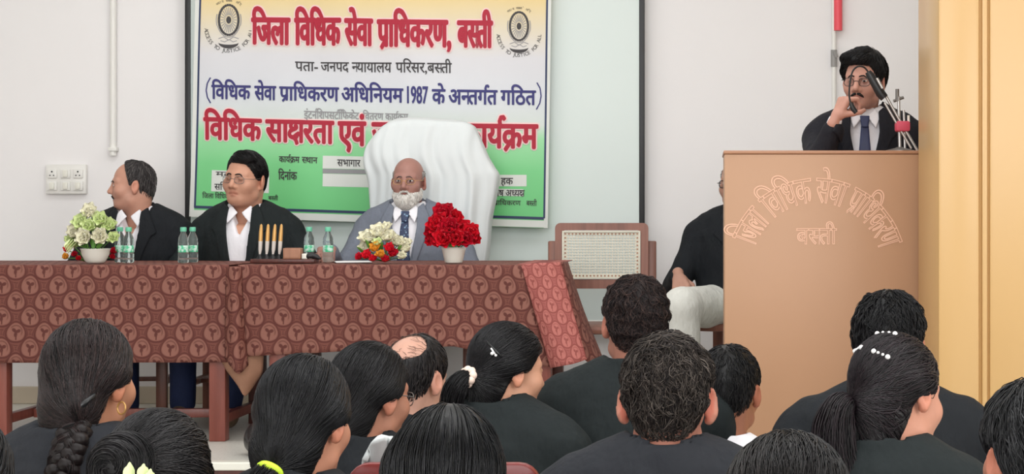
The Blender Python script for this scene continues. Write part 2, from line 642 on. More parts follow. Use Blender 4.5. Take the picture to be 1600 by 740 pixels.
def solid(f, lo, hi, h):
    """mesh of f < 0 inside the box; h cell size; coarse pass first, then only cells near the surface"""
    ax = [np.arange(lo[i] - h, hi[i] + 2 * h, h).astype(np.float32) for i in range(3)]
    n = [len(a) for a in ax]
    # coarse
    st = 4
    cx = [a[::st] if (len(a) - 1) % st == 0 else np.append(a[::st], a[-1]) for a in ax]
    Pc = np.stack(np.meshgrid(*cx, indexing='ij'), -1).reshape(-1, 3)
    fc = f(Pc).reshape([len(c) for c in cx])
    # upsample (nearest coarse value) to decide where to evaluate finely
    ii = [np.clip((np.arange(m) + st // 2) // st, 0, len(c) - 1) for m, c in zip(n, cx)]
    up = fc[np.ix_(*ii)].astype(np.float32)
    need = np.abs(up) < h * st * 1.9
    Fv = up
    w = np.nonzero(need)
    if len(w[0]):
        Pf = np.stack([ax[0][w[0]], ax[1][w[1]], ax[2][w[2]]], -1)
        out = np.empty(len(Pf), np.float32)
        for s in range(0, len(Pf), 200000):
            out[s:s + 200000] = f(Pf[s:s + 200000])
        Fv[w] = out
    return snet(Fv, ax)


def grad(f, P, e=.002):
    d = f(P)
    g = np.stack([f(P + vec(e, 0, 0)) - d, f(P + vec(0, e, 0)) - d, f(P + vec(0, 0, e)) - d], -1)
    g /= np.maximum(np.linalg.norm(g, axis=1), 1e-6)[:, None]
    return d, g


def rotm(yaw=0, pitch=0, roll=0):
    """degrees; pitch > 0 looks down, front is -Y"""
    return np.array(Matrix.Rotation(math.radians(yaw), 3, 'Z') @ Matrix.Rotation(math.radians(pitch), 3, 'X') @ Matrix.Rotation(math.radians(roll), 3, 'Y'), np.float32)


def norm(v):
    v = np.asarray(v, np.float32)
    return v / max(np.linalg.norm(v), 1e-9)


def strands_mesh(S, r, nrm=None):
    """S (n,k,3) strand points, r (n,) radii -> verts, quads of three-sided tapering tubes, and the strand index of each vert"""
    n, k, _ = S.shape
    T = np.gradient(S, axis=1)
    T /= np.maximum(np.linalg.norm(T, axis=2, keepdims=True), 1e-7)
    ref = np.array([.3, .5, .81], np.float32)
    U = np.cross(T, ref)
    U /= np.maximum(np.linalg.norm(U, axis=2, keepdims=True), 1e-7)
    W = np.cross(T, U)
    t = np.linspace(0, 1, k)
    tp = np.clip(np.minimum(t / .06 + .5, (1 - t) / .3 + .25), 0, 1)[None, :, None] * r[:, None, None]
    V = np.stack([S + tp * (U * math.cos(a) + W * math.sin(a)) for a in (0, 2.094, 4.189)], 2)   # n,k,3,3
    base = (np.arange(n)[:, None, None] * k + np.arange(k - 1)[None, :, None]) * 3
    j = np.arange(3)[None, None, :]
    jn = (j + 1) % 3
    Q = np.stack([base + j, base + jn, base + 3 + jn, base + 3 + j], -1).reshape(-1, 4)
    sid = np.repeat(np.arange(n), k * 3)
    return V.reshape(-1, 3).astype(np.float32), Q.astype(np.int32), sid


def sample_mesh(V, Q, n, rs):
    a, b, c, d = (V[Q[:, i]] for i in range(4))
    ar = np.linalg.norm(np.cross(c - a, d - b), axis=1)
    fi = rs.choice(len(Q), n, p=ar / ar.sum())
    u = rs.uniform(size=(n, 1)); v = rs.uniform(size=(n, 1))
    return ((a[fi] * (1 - u) + b[fi] * u) * (1 - v) + (d[fi] * (1 - u) + c[fi] * u) * v).astype(np.float32)


# ------------------------------------------------------------------ the head (head space: face towards -Y, eyes at z = 0, chin -.115, crown .118)
EYE = (.031, -.0765, .0)


def head_sdf(P, o):
    jw = o.get('jaw', 1.0); ch = o.get('cheek', 1.0)
    x = np.abs(P[:, 0])
    S = np.stack([x, P[:, 1], P[:, 2]], -1)
    d = ell(P, (0, .012, .028), (.076, .098, .088))
    d = smin(d, ell(P, (0, .045, -.04), (.058, .055, .075)), .03)
    d = smin(d, ell(P, (0, -.034, -.04), (.062 * jw, .062, .078)), .03)
    d = smin(d, cap(S, (.0, -.07, -.100), (.016 * jw, -.066, -.098), .018), .028)
    d = smin(d, sph(S, (.047 * jw, -.012, -.078), .02), .03)
    d = smin(d, sph(S, (.043 * ch, -.058, -.03), .024), .025)
    d = smin(d, cap(S, (.006, -.083, .018), (.046, -.064, .02), .010), .016)
    # eye sockets
    d = smax(d, -ell(S, (.033, -.1, -.003), (.019, .017, .012)), .014)
    # nose
    d = smin(d, cap(P, (0, -.083, .012), (0, -.108, -.032), .0085, .0125), .012)
    d = smin(d, sph(S, (.0135, -.0955, -.038), .0095), .008)
    d = smax(d, -sph(S, (.007, -.103, -.0495), .0042), .004)
    # lids around the eyes
    lid = sph(S, EYE, .0145)
    op = o.get('eye', .28)
    if op > 0:
        lid = smax(lid, -ell(S, (EYE[0], EYE[1] - .016, -.001), (.0135, .016, .0085 * op)), .003)
    d = smin(d, lid, .004)
    # mouth
    d = smin(d, ell(P, (0, -.083, -.063), (.024, .0125, .0075)), .006)
    d = smin(d, ell(P, (0, -.081, -.0755), (.021, .0125, .0085)), .006)
    d = smax(d, -cap(S, (0, -.0975, -.0685), (.024, -.088, -.0695 - o.get('frown', 0)), .0022), .004)
    # ears
    Re = np.array(Matrix.Rotation(math.radians(24 + o.get('earout', 0)), 3, 'Z') @ Matrix.Rotation(math.radians(-12), 3, 'X'), np.float32)
    es = o.get('ear', 1.0)
    ec = (.0815 + o.get('earout', 0) * .00035, .020, -.012)
    e = ell(S, ec, (.0085, .0205 * es, .033 * es), Re)
    e = smax(e, -ell(S, (ec[0] + .011, ec[1] - .001, ec[2] + .003), (.0085, .013 * es, .021 * es), Re), .004)
    e = smin(e, sph(S, (ec[0] - .003, ec[1] - .006, ec[2] - .030 * es), .0085), .008)
    d = smin(d, e, .008)
    if 'fat' in o:
        d = smin(d, ell(P, (0, -.022, -.1), (.052, .05, .03)), .03)
    return d


def head_color(P, o, tone):
    S = np.stack([np.abs(P[:, 0]), P[:, 1], P[:, 2]], -1)
    c = np.ones((len(P), 3), np.float32) * np.array(tone, np.float32)

    def blend(w, rgb):
        nonlocal c
        w = np.clip(w, 0, 1)[:, None]
        c = c * (1 - w) + w * np.array(rgb, np.float32)
    t = np.array(tone)
    blend(.6 * (1 - np.clip(ell(P, (0, -.095, -.069), (.026, .02, .013)) / .004 + .5, 0, 1)), t * np.array([.8, .55, .55]))
    er = ell(S, (.083, .02, -.012), (.014, .026, .038))
    blend(.55 * np.clip(-er / .006 + .3, 0, 1), np.clip(t * np.array(o.get('eartint', [1.08, .78, .72])), 0, 1))
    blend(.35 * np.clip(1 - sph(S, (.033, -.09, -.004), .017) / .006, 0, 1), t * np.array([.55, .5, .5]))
    if o.get('stubble'):
        w = np.clip((-.045 - P[:, 2]) / .02, 0, 1) * np.clip((-.0 - P[:, 1]) / .02, 0, 1)
        blend(o['stubble'] * w, t * np.array([.5, .5, .54]))
    return c


# ------------------------------------------------------------------ hair
def scalp(P, th):
    return smin(ell(P, (0, .012, .028), (.076 + th, .098 + th, .088 + th)),
                ell(P, (0, .045, -.042), (.057 + th * .7, .056 + th * .8, .078)), .035)


def hairline(P, ys, zs):
    """lower limit of the hair as a function of the place along the head"""
    return np.interp(P[:, 1], ys, zs).astype(np.float32)


LINE_MAN = ([-.12, -.085, -.062, -.045, -.02, -.008, .032, .042, .09, .12], [.075, .072, .064, .03, -.012, -.004, -.004, -.05, -.082, -.085])
LINE_WOMAN = ([-.12, -.085, -.06, -.04, -.02, .026, .040, .062, .12], [.074, .07, .055, .03, .002, -.010, -.055, -.125, -.145])


def trace(f, roots, gfun, n, step, off, rs, wob=.2, lift=None, gravity=0.0):
    p = roots.copy()
    out = [p.copy()]
    k = len(p)
    wv = rs.normal(size=(k, 3)).astype(np.float32)
    st = step * rs.uniform(.7, 1.25, (k, 1)).astype(np.float32)
    for i in range(n - 1):
        d, nn = grad(f, p)
        g = gfun(p)
        g = g + vec(0, 0, -gravity)
        gm = np.linalg.norm(g, axis=1, keepdims=True)
        g = g / np.maximum(gm, 1e-6)
        g = g + wv * wob
        wv = wv * .75 + rs.normal(size=(k, 3)).astype(np.float32) * .5
        g = g - nn * (g * nn).sum(1, keepdims=True)
        gl = np.linalg.norm(g, axis=1, keepdims=True)
        g = g / np.maximum(gl, 1e-6)
        p = p + g * np.minimum(st, np.maximum(gm * 1.0, .002))
        d = f(p)
        o = off if lift is None else off + lift * i / (n - 1)
        p = p - nn * np.clip(d - o, -.004, .004)[:, None]
        out.append(p.copy())
    return np.stack(out, 1)


def bundle(path, rad, n, r, rs, twist=0.0, k=None, flat=1.0):
    """n strands running along a path (m,3) inside radius profile rad (m,)"""
    path = np.asarray(path, np.float32)
    m = k or max(8, len(path) * 2)
    t0 = np.linspace(0, 1, len(path)); t = np.linspace(0, 1, m)
    C = np.stack([np.interp(t, t0, path[:, i]) for i in range(3)], -1)
    for _ in range(2):
        C[1:-1] = (C[:-2] + 2 * C[1:-1] + C[2:]) / 4
    R = np.interp(t, t0, rad)
    T = np.gradient(C, axis=0)
    T /= np.maximum(np.linalg.norm(T, axis=1, keepdims=True), 1e-7)
    U = np.cross(T, vec(.13, .97, .2)); U /= np.maximum(np.linalg.norm(U, axis=1, keepdims=True), 1e-7)
    W = np.cross(T, U)
    a = rs.uniform(0, 6.283, (n, 1)); q = np.sqrt(rs.uniform(.35, 1, (n, 1)))
    a = a + twist * t[None] + np.cumsum(rs.normal(0, .04, (n, m)), 1)
    rr = q * R[None] + np.cumsum(rs.normal(0, .0004, (n, m)), 1)
    return (C[None] + (np.cos(a) * rr)[..., None] * U[None] * flat + (np.sin(a) * rr)[..., None] * W[None]).astype(np.float32)


def chain_sdf(P, path, rad, k=.01):
    d = None
    for i in range(len(path) - 1):
        e = cap(P, path[i], path[i + 1], rad[i], rad[i + 1])
        d = e if d is None else smin(d, e, k)
    return d


def smooth_path(pts, n=16):
    pts = np.asarray(pts, np.float32)
    t0 = np.linspace(0, 1, len(pts)); t = np.linspace(0, 1, n)
    # Catmull-Rom
    out = []
    for s in t * (len(pts) - 1):
        i = min(int(s), len(pts) - 2); u = s - i
        p0, p1, p2, p3 = pts[max(i - 1, 0)], pts[i], pts[i + 1], pts[min(i + 2, len(pts) - 1)]
        out.append(.5 * ((2 * p1) + (-p0 + p2) * u + (2 * p0 - 5 * p1 + 4 * p2 - p3) * u * u + (-p0 + 3 * p1 - 3 * p2 + p3) * u ** 3))
    return np.array(out, np.float32)


def hand_sdf(P, W, fx, pz, side, curls, thumb=.5, sc=1.0):
    """W wrist, fx finger direction, pz palm normal; side +1/-1 picks the thumb side; curls: four angles in degrees"""
    fx = norm(fx); pz = np.asarray(pz, np.float32); pz = norm(pz - fx * float(pz @ fx)); py = np.cross(pz, fx) * side
    B = np.stack([fx, py, pz], 1)
    q = ((P - np.asarray(W, np.float32)) @ B) / sc
    d = cap(q, (-.03, 0, 0), (.01, 0, 0), .026, .024)
    ys = [.030, .010, -.011, -.030]
    L = [.040, .044, .041, .033]
    for i in range(4):
        d = smin(d, cap(q, (.012, ys[i] * .55, 0), (.082 - abs(i - 1.2) * .004, ys[i], 0), .0135, .0115), .012)
    for i in range(4):
        p = vec(.084 - abs(i - 1.2) * .004, ys[i], 0)
        c = math.radians(curls[i]); a = 0
        for j, l in enumerate((1, .62, .5)):
            a += c * (1.0 if j < 2 else .7)
            n_ = p + vec(math.cos(a), (ys[i]) * .8, math.sin(a)) * vec(1, .25, 1) * (L[i] * l)
            d = smin(d, cap(q, p, n_, .0098 - .001 * j, .0088 - .001 * j), .004)
            p = n_
    a = thumb
    p0 = vec(.018, .022, .008); p1 = p0 + norm((.62, .72, .25 + a * .5)) * .042
    p2 = p1 + norm((.85, .25, .2 + a * .8)) * .032; p3 = p2 + norm((.9, -.1 - a * .4, .2 + a * .7)) * .025
    d = smin(d, cap(q, p0, p1, .0145, .0115), .012)
    d = smin(d, cap(q, p1, p2, .0112, .0098), .005)
    d = smin(d, cap(q, p2, p3, .0098, .0085), .004)
    return d * sc
# ------------------------------------------------------------------ people
class Figure:
    """one person: an Empty at the feet that parents body, clothing, hair and worn things; local front is -Y"""
    def __init__(s, label, px, py, D, floor=HALL, face=0, body=None, pitch=0, roll=0, hs=1.0, sw=.20, seat=.45, lean=.04, xlean=0.0,
                 raise_=0.0, head=None, tone=(150, 104, 82), group=None, stand=False, necks=1.0, top=.130, fh=.0036, girth=1.0, hx=0.0):
        s.o = head or {}
        s.hs, s.sw, s.tone = hs, sw, srgb(*tone)
        body = face if body is None else body
        th_h, th_b = 180 - face, 180 - body
        s.rz = math.radians(th_b)
        s.R = rotm(th_h - th_b, pitch, roll)
        s.lean, s.xlean, s.necks, s.girth, s.fh = lean, xlean, necks, girth, fh
        hx_, hy_, ztop = P3(px, py, D)
        cz = ztop - floor - top * hs                     # head centre above the person's own floor
        off = s.R @ vec(hx, -.018, .148) * hs            # head centre from the neck pivot
        s.nz = cz - float(off[2])
        s.zh = (seat + .10) if not stand else s.nz * .60
        s.stand, s.seat = stand, seat
        s.N = vec(xlean, -lean, s.nz)
        s.C = s.N + off
        s.zs = s.nz - .02 + raise_
        c, sn = math.cos(s.rz), math.sin(s.rz)
        rx = hx_ - (c * s.C[0] - sn * s.C[1]); ry = hy_ - (sn * s.C[0] + c * s.C[1])
        s.root = empty('person', (rx, ry, floor), s.rz, label, 'person', group)
        s.rs = np.random.RandomState(int(abs(px * 7 + py)) % 9999)
        s.seed = int(px) % 11
        s.arm = None

    # --- spaces
    def hl(s, P): return ((P - s.C) @ s.R) / s.hs
    def lh(s, P): return (P * s.hs) @ s.R.T + s.C

    def shear(s, P):
        t = np.clip((P[:, 2] - s.zh) / (s.nz - s.zh), 0, 1.15)
        return np.stack([P[:, 0] - s.xlean * t, P[:, 1] + s.lean * t, P[:, 2]], -1)

    def unshear(s, p):
        p = np.array(p, np.float32)
        t = float(np.clip((p[2] - s.zh) / (s.nz - s.zh), 0, 1.15))
        return vec(p[0] + s.xlean * t, p[1] - s.lean * t, p[2])

    # --- torso, arms
    def torso(s, P, g=0.0):
        P = s.shear(P)
        S = np.stack([np.abs(P[:, 0]), P[:, 1], P[:, 2]], -1)
        sw, zs, zh, gr = s.sw, s.zs, s.zh, s.girth
        h = zs - zh
        d = ell(P, (0, .012, zs - .16), (sw - .018 + g, .118 * gr + g, .235 + g))
        d = smin(d, ell(P, (0, -.004, zh + h * .38), ((sw - .045) * gr + g, .128 * gr + g, h * .52 + g)), .08)
        d = smin(d, ell(P, (0, .0, zh), (.175 * gr + g, .135 * gr + g, .12 + g)), .08)
        d = smin(d, cap(S, (.0, .02, zs - .045), (sw - .02, .012, zs - .074), .066 + g, .054 + g), .05)
        d = smin(d, cap(S, (.035, .03, zs + .008), (sw - .05, .02, zs - .022), .036 + g, .036 + g), .05)
        return d

    def set_arms(s, left=None, right=None):
        """each ((elbow), (wrist)) in local space; right is the person's right (-x)"""
        zs, sw = s.zs, s.sw
        L = left or ((sw + .035, -.04, zs - .32), (sw - .08, -.26, s.zh + .08))
        Rr = right or ((-sw - .035, -.04, zs - .32), (-sw + .08, -.26, s.zh + .08))
        s.arm = []
        for sg, (e, w) in ((1, L), (-1, Rr)):
            sh = s.unshear((sg * (sw - .01), .012, zs - .080))
            s.arm.append((sh, np.array(e, np.float32), np.array(w, np.float32)))

    def arms(s, P, g=0.0, cut=0.0):
        d = None
        for sh, e, w in s.arm:
            w2 = w - norm(w - e) * cut
            a = smin(cap(P, sh, e, .054 + g, .045 + g), cap(P, e, w2, .044 + g, .033 + g), .03)
            d = a if d is None else np.minimum(d, a)
        return d

    def neck_axis(s):
        return s.unshear((0, .022, s.nz - .06)), s.lh(vec(0, .028, -.06))

    def skin_f(s):
        a, b = s.neck_axis()
        def f(P):
            d = head_sdf(s.hl(P), s.o) * s.hs
            return smin(d, cap(P, a, b, .058 * s.necks, .052 * s.necks * s.hs), .03)
        return f

    def body(s, hands=None, name='body'):
        """head and neck, trunk, limbs and hands as one mesh; hands: list of dicts for hand_sdf"""
        f = s.skin_f()
        lo = s.C - .16 * s.hs; hi = s.C + .15 * s.hs
        lo = np.minimum(lo, s.N - .09); lo[2] = s.nz - .09
        hi = np.maximum(hi, s.N + .09)
        V, Q = solid(f, lo, hi, s.fh)
        c = head_color(s.hl(V), s.o, s.tone)
        VV, QQ, CC = [V], [Q], [c]
        n = len(V)
        parts = []
        sw = s.sw
        def trunk(P):
            d = s.torso(P, -.02)
            for sh, e, w in s.arm:
                d = smin(d, smin(cap(P, sh, e, .044, .037), cap(P, e, w, .036, .026), .02), .02)
            for k, (hp, kn, an) in enumerate(s.legs_pts()):
                d = smin(d, smin(cap(P, hp, kn, .07, .05), cap(P, kn, an, .046, .034), .02), .03)
            return smax(d, P[:, 2] - (s.nz - .06), .02)
        lo = vec(-.6, -.75, .04); hi = vec(.6, .3, s.nz)
        parts.append((trunk, lo, hi, .02))
        if hands is None:
            hands = []
            for k, (sh, e, w) in enumerate(s.arm):
                sg = 1 if k == 0 else -1
                hands.append(dict(W=w, fx=norm(w - e) + vec(0, 0, -.3), pz=(0, .1, -1), side=-sg, curls=(30, 34, 38, 42), h=.006))
        for hd in hands:
            hd = dict(hd); h = hd.pop('h', .0032)
            W = np.asarray(hd['W'], np.float32)
            parts.append((lambda P, hd=hd: hand_sdf(P, **hd), W - .2, W + .2, h))
        for fn, lo, hi, h in parts:
            V, Q = solid(fn, lo, hi, h)
            VV.append(V); QQ.append(Q + n); n += len(V)
            CC.append(np.ones((len(V), 3), np.float32) * np.array(s.tone, np.float32))
        s.body_o = mesh_np(name, np.concatenate(VV), [np.concatenate(QQ)], M['skin'], s.root, col=np.concatenate(CC))
        return s.body_o

    def eyes(s, down=0.0):
        for sx in (-1, 1):
            mb = MB()
            mb.ball((0, 0, 0), .0132 * s.hs, 0, 12)
            mb.ball((0, -.0072 * s.hs, -.0008 - down * .004), .0071 * s.hs, 1, 8)
            c = s.lh(vec(EYE[0] * sx, EYE[1], EYE[2])[None])[0]
            mb.v = [tuple(s.R @ vec(*p) + c) for p in mb.v]
            mb.build('eye', [M['eye_white'], M['iris']], s.root, True)

    def on_head(s, pts, off=0.0, it=4):
        """push head-space points onto the face"""
        p = np.array(pts, np.float32)
        f = lambda q: head_sdf(q, s.o)
        for _ in range(it):
            d, n = grad(f, p, .002)
            p = p - n * (d - off)[:, None]
        return p

    def eyebrows(s, col=(30, 24, 22), r=.0042, raise_=0):
        for sx in (-1, 1):
            pts = s.on_head([(sx * x, -.1, z + raise_) for x, z in ((.012, .0175), (.022, .0215), (.034, .0235), (.045, .02), (.052, .0145))], .001)
            mb = MB().tube([tuple(s.lh(p[None])[0]) for p in pts], [r * .8 * s.hs, r * s.hs, r * s.hs, r * .8 * s.hs, r * .4 * s.hs], 6, flat=.7)
            col_mesh(mb, 'eyebrow', col, s.root)

    def legs_pts(s):
        if s.stand:
            return [((sg * .09, 0, s.zh - .04), (sg * .10, -.02, s.zh * .52), (sg * .11, 0.02, .10)) for sg in (1, -1)]
        if hasattr(s, 'legs_custom'): return s.legs_custom
        return [((sg * .09, -.04, s.zh - .02), (sg * .12, -.44, s.seat + .07), (sg * .12, -.42, .10)) for sg in (1, -1)]

    def trousers(s, mat, shoe=None, g=0.0, h=.014):
        L = s.legs_pts()
        def f(P):
            d = ell(s.shear(P), (0, 0, s.zh), (.178 * s.girth + g, .14 * s.girth + g, .12))
            for hp, kn, an in L:
                an2 = np.array(an) * 1.0
                d = smin(d, smin(cap(P, hp, kn, .086 + g, .066 + g), cap(P, kn, an2, .064 + g, .055 + g), .02), .04)
            return d + .003 * wnoise(P, 26, s.seed)
        pts = np.array([p for l in L for p in l], np.float32)
        lo = pts.min(0) - .2; hi = pts.max(0) + .2
        lo[2] = max(.03, lo[2]); hi[2] = s.zh + .12
        lo[0] = min(lo[0], -.26); hi[0] = max(hi[0], .26); hi[1] = max(hi[1], .2)
        V, Q = solid(f, lo, hi, h)
        mesh_np('trousers', V, [Q], mat, s.root)
        for hp, kn, an in L:
            a = np.array(an, np.float32)
            def fs(P):
                q = P - a
                d = ell(q, (0, -.08, -.055), (.044, .125, .045))
                d = smin(d, ell(q, (0, .0, -.04), (.038, .05, .055)), .03)
                return smax(d, -(q[:, 2] + a[2]) + .004, .006)
            V, Q = solid(fs, a + vec(-.08, -.24, -.12), a + vec(.08, .1, .05), .008)
            mesh_np('shoe', V, [Q], shoe or M['shoe'], s.root)

    # --- clothing
    def shirt_f(s, g=.0):
        a, b = s.neck_axis()
        return lambda P: s.torso(P, -.004 + g)

    def shirt(s, mat=None, open_=.0, collar=True, h=.008, name='shirt', up_=.084):
        a, b = s.neck_axis()
        ax = norm(b - a); zt = a + ax * .062
        def f(P):
            d = s.torso(P, -.004)
            d = np.minimum(d, s.arms(P, -.004, .016))
            # standing collar: a slanted ring round the neck
            q = P - a
            t = q @ ax
            rad = np.sqrt(np.maximum((q * q).sum(-1) - t * t, 0))
            front = np.clip(-q[:, 1] / .06, -1, 1)
            if collar:
                up = up_ - (up_ - .050) * np.clip(front, 0, 1)
                ring = np.maximum(np.abs(rad - .0635 * s.necks) - .0055, np.abs(t - (up / 2 + .0)) - up / 2)
                gap = np.maximum(np.abs(q[:, 0]) - (.010 + open_ * .03), q[:, 1])
                ring = smax(ring, -gap, .004)
                d = smin(d, ring, .008)
            # neck hole
            d = smax(d, -(rad - .056 * s.necks), .006)
            if open_ > 0:
                ps = P
                v = np.maximum(np.abs(q[:, 0]) - np.clip((t + .03 + open_ * .09), 0, 1) * .42, q[:, 1] + .01)
                d = smax(d, -v, .008)
            return d + .0018 * wnoise(P, 60, s.seed)
        lo = vec(-.5, -.45, s.zh - .05); hi = vec(.5, .25, s.nz + .1)
        V, Q = solid(f, lo, hi, h)
        return mesh_np(name, V, [Q], mat or M['shirt'], s.root)

    def collar_flaps(s, mat=None, spread=1.0, par=None):
        """the two folded points of a shirt collar"""
        mat = mat or M['shirt']
        a, b = s.neck_axis()
        ft = lambda P: np.minimum(s.torso(P, .002), cap(P, a, b, .066 * s.necks, .060 * s.necks))
        for sg in (1, -1):
            poly = [(.008, s.nz - .012), (.044, s.nz + .022), (.064 * spread, s.nz - .012), (.046 * spread, s.nz - .062)]
            s.patch('collar', mat, ft, [(sg * x, z) for x, z in poly], .008, .0042, par)

    def patch(s, name, mat, f, poly, off, th, par=None, h=.0045, back=False):
        """a piece of cloth lying on surface f, cut to an outline in x, z (person space, sheared)"""
        pl = np.array(poly, np.float32)
        if ((pl[:, 0] * np.roll(pl[:, 1], -1) - np.roll(pl[:, 0], -1) * pl[:, 1]).sum()) < 0: pl = pl[::-1]
        def g(P):
            q = s.shear(P)
            d2 = None
            # signed distance to polygon (even-odd)
            x, z = q[:, 0], q[:, 2]
            dd = np.full(len(P), 1e9, np.float32); sg = np.ones(len(P), np.float32)
            n = len(pl)
            for i in range(n):
                j = (i - 1) % n
                ex, ez = pl[j] - pl[i]
                wx, wz = x - pl[i, 0], z - pl[i, 1]
                t = np.clip((wx * ex + wz * ez) / (ex * ex + ez * ez + 1e-12), 0, 1)
                bx, bz = wx - ex * t, wz - ez * t
                dd = np.minimum(dd, bx * bx + bz * bz)
                c1 = z >= pl[i, 1]; c2 = z < pl[j, 1]; c3 = ex * wz > ez * wx
                sg = np.where((c1 & c2 & c3) | (~c1 & ~c2 & ~c3), -sg, sg)
            d2 = sg * np.sqrt(dd)
            side = (q[:, 1] + .02) if not back else -(q[:, 1] + .0)
            return np.maximum(smax(d2, np.abs(f(P) - off) - th, .003), side)
        xs = pl[:, 0]; zs = pl[:, 1]
        lo = vec(xs.min() - .03 + min(0, s.xlean), -.36 - s.lean, zs.min() - .02); hi = vec(xs.max() + .03 + max(0, s.xlean), .02, zs.max() + .02)
        if back: lo[1], hi[1] = -.1 - s.lean, .3
        V, Q = solid(g, lo, hi, h)
        if len(V) == 0: return None
        return mesh_np(name, V, [Q], mat, par or s.root)

    def jacket(s, mat, button=.30, width=.085, g=.010, h=.009, collar=True, lapels=True, hem=None, open_front=True, sleeve_cut=.034, name='jacket', wr=1.0):
        a, b = s.neck_axis()
        ax = norm(b - a)
        zb = s.nz - button
        hem = (s.zh - .06) if hem is None else hem
        def core(P):
            d = s.torso(P, g + .004)
            return smin(d, s.arms(P, g, sleeve_cut), .03)
        def f(P):
            q = s.shear(P)
            d = core(P) + .0060 * wr * wnoise(P * vec(1, 1, .7), 30, s.seed) + .0026 * wr * wnoise(P, 80, s.seed + 3)
            r = P - a
            t = r @ ax
            rad = np.sqrt(np.maximum((r * r).sum(-1) - t * t, 0))
            if collar:
                front = r[:, 1]
                ring = np.maximum(np.abs(rad - .079 * s.necks - np.clip(.02 - t, 0, .03) * .5) - .0075, np.abs(t - (.040 + .40 * np.clip(front, -.09, .06))) - .040)
                d = smin(d, ring, .012)
            d = smax(d, -(rad - .0695 * s.necks), .006)
            if open_front:
                lim = np.clip((q[:, 2] - zb) / (s.nz + .03 - zb), -1, 1.3) * width
                v = np.maximum(np.abs(q[:, 0]) - lim, q[:, 1] - .0)
                d = smax(d, -v, .006)
            return smax(d, hem - P[:, 2], .01)
        pts = np.array([p for t_ in s.arm for p in t_], np.float32)
        lo = np.minimum(pts.min(0) - .1, vec(-.34, -.3 - s.lean, hem - .02)); hi = np.maximum(pts.max(0) + .1, vec(.34, .24, s.nz + .09))
        lo[2] = min(hem - .02, pts[:, 2].min() - .08)
        def f2(P):
            # the hem only cuts the trunk, not a sleeve that hangs lower
            return np.minimum(f(P), smax(s.arms(P, g, sleeve_cut), P[:, 2] - hem - .02, .01))
        V, Q = solid(f2, lo, hi, h)
        s.jacket_o = mesh_np(name, V, [Q], mat, s.root)
        if lapels and open_front:
            for sg in (1, -1):
                w = width
                poly = [(.012, zb - .012), (.030 + .0, zb + .05), (w * .72, s.nz - .075), (w * .62 + .005, s.nz + .01), (w * .95, s.nz + .03), (w + .028, s.nz - .03), (w + .052, s.nz - .085), (w + .028, s.nz - .105)]
                poly = [(sg * (x * .98), z) for x, z in poly]
                s.patch('lapel', mat, core, poly, .0035, .0062, s.jacket_o)
        return s.jacket_o

    def tie(s, mat, length=.32, knot=True):
        a, b = s.neck_axis()
        ft = lambda P: np.minimum(s.torso(P, -.004), cap(P, a, b, .060 * s.necks, .056 * s.necks))
        z = s.nz - .012
        s.patch('tie', mat, ft, [(-.016, z - .035), (.016, z - .035), (.038, z - length), (-.038, z - length)], .006, .0055)
        s.patch('tie_knot', mat, ft, [(-.021, z + .004), (.021, z + .004), (.014, z - .045), (-.014, z - .045)], .012, .0095)

    def spectacles(s, mat='black_metal', r=.0012, w=.0225, hgt=.0165, cx=.0335, y=-.1015, z=-.006, rim=True):
        fr = MB()
        lens = []
        for sx in (-1, 1):
            ring = []
            for i in range(20):
                an = 2 * math.pi * i / 20
                x = math.copysign(abs(math.cos(an)) ** .7, math.cos(an)) * w
                zz = math.copysign(abs(math.sin(an)) ** .7, math.sin(an)) * hgt
                ring.append((sx * cx + x, y + abs(sx * cx + x) ** 2 * 3.2, z + zz))
            if rim: fr.tube(ring + ring[:2], r, 6)
            else: fr.tube(ring[:11], r, 6)
            lens.append(ring)
            fr.tube([(sx * (cx + w), y + (cx + w) ** 2 * 3.2, z + .006), (sx * .079, -.055, z + .006), (sx * .083, .012, z + .008), (sx * .082, .028, z - .004)], r, 6)
        fr.tube([(-(cx - w), y + .0003, z + .003), (0, y - .003, z + .006), (cx - w, y + .0003, z + .003)], r, 6)
        fr.v = [tuple(p) for p in s.lh(np.array(fr.v, np.float32))]
        g = fr.build('spectacles', M[mat], s.root)
        for ring in lens:
            mb = MB()
            c = np.mean(ring, 0)
            vs = [tuple(c)] + ring
            back = [(x, yy + .0012, zz) for x, yy, zz in vs]
            n = len(ring)
            fs = [[0, 1 + i, 1 + (i + 1) % n] for i in range(n)] + [[n + 1, n + 2 + (i + 1) % n, n + 2 + i] for i in range(n)]
            fs += [[1 + i, n + 2 + i, n + 2 + (i + 1) % n, 1 + (i + 1) % n] for i in range(n)]
            mb.add(vs + back, fs)
            mb.v = [tuple(p) for p in s.lh(np.array(mb.v, np.float32))]
            mb.build('lens', M['lens'], g)

    # --- hair: a solid base plus strands combed over it, one mesh
    def hair(s, base, lo, hi, dirf, n=1500, steps=12, step=.016, off=.002, r=.0011, wob=.2, lift=None, gravity=0, cols=((22, 20, 22),), base_col=None,
             extra=None, mat='hair', h=.0042, rootf=None, name='hair', with_base=True):
        rs = s.rs
        V, Q = solid(base, np.array(lo, np.float32), np.array(hi, np.float32), h)
        cl = np.array([srgb(*c) for c in cols], np.float32)
        bc = np.array(srgb(*(base_col or cols[0])), np.float32)
        roots = sample_mesh(V, Q, n * 2, rs)
        if rootf is not None:
            roots = roots[rootf(roots)]
        roots = roots[:n]
        VV = [V]; QQ = [Q]; CC = [np.ones((len(V), 3), np.float32) * bc * .8]
        if not with_base: VV, QQ, CC = [], [], []; V = V[:0]
        m = len(V)
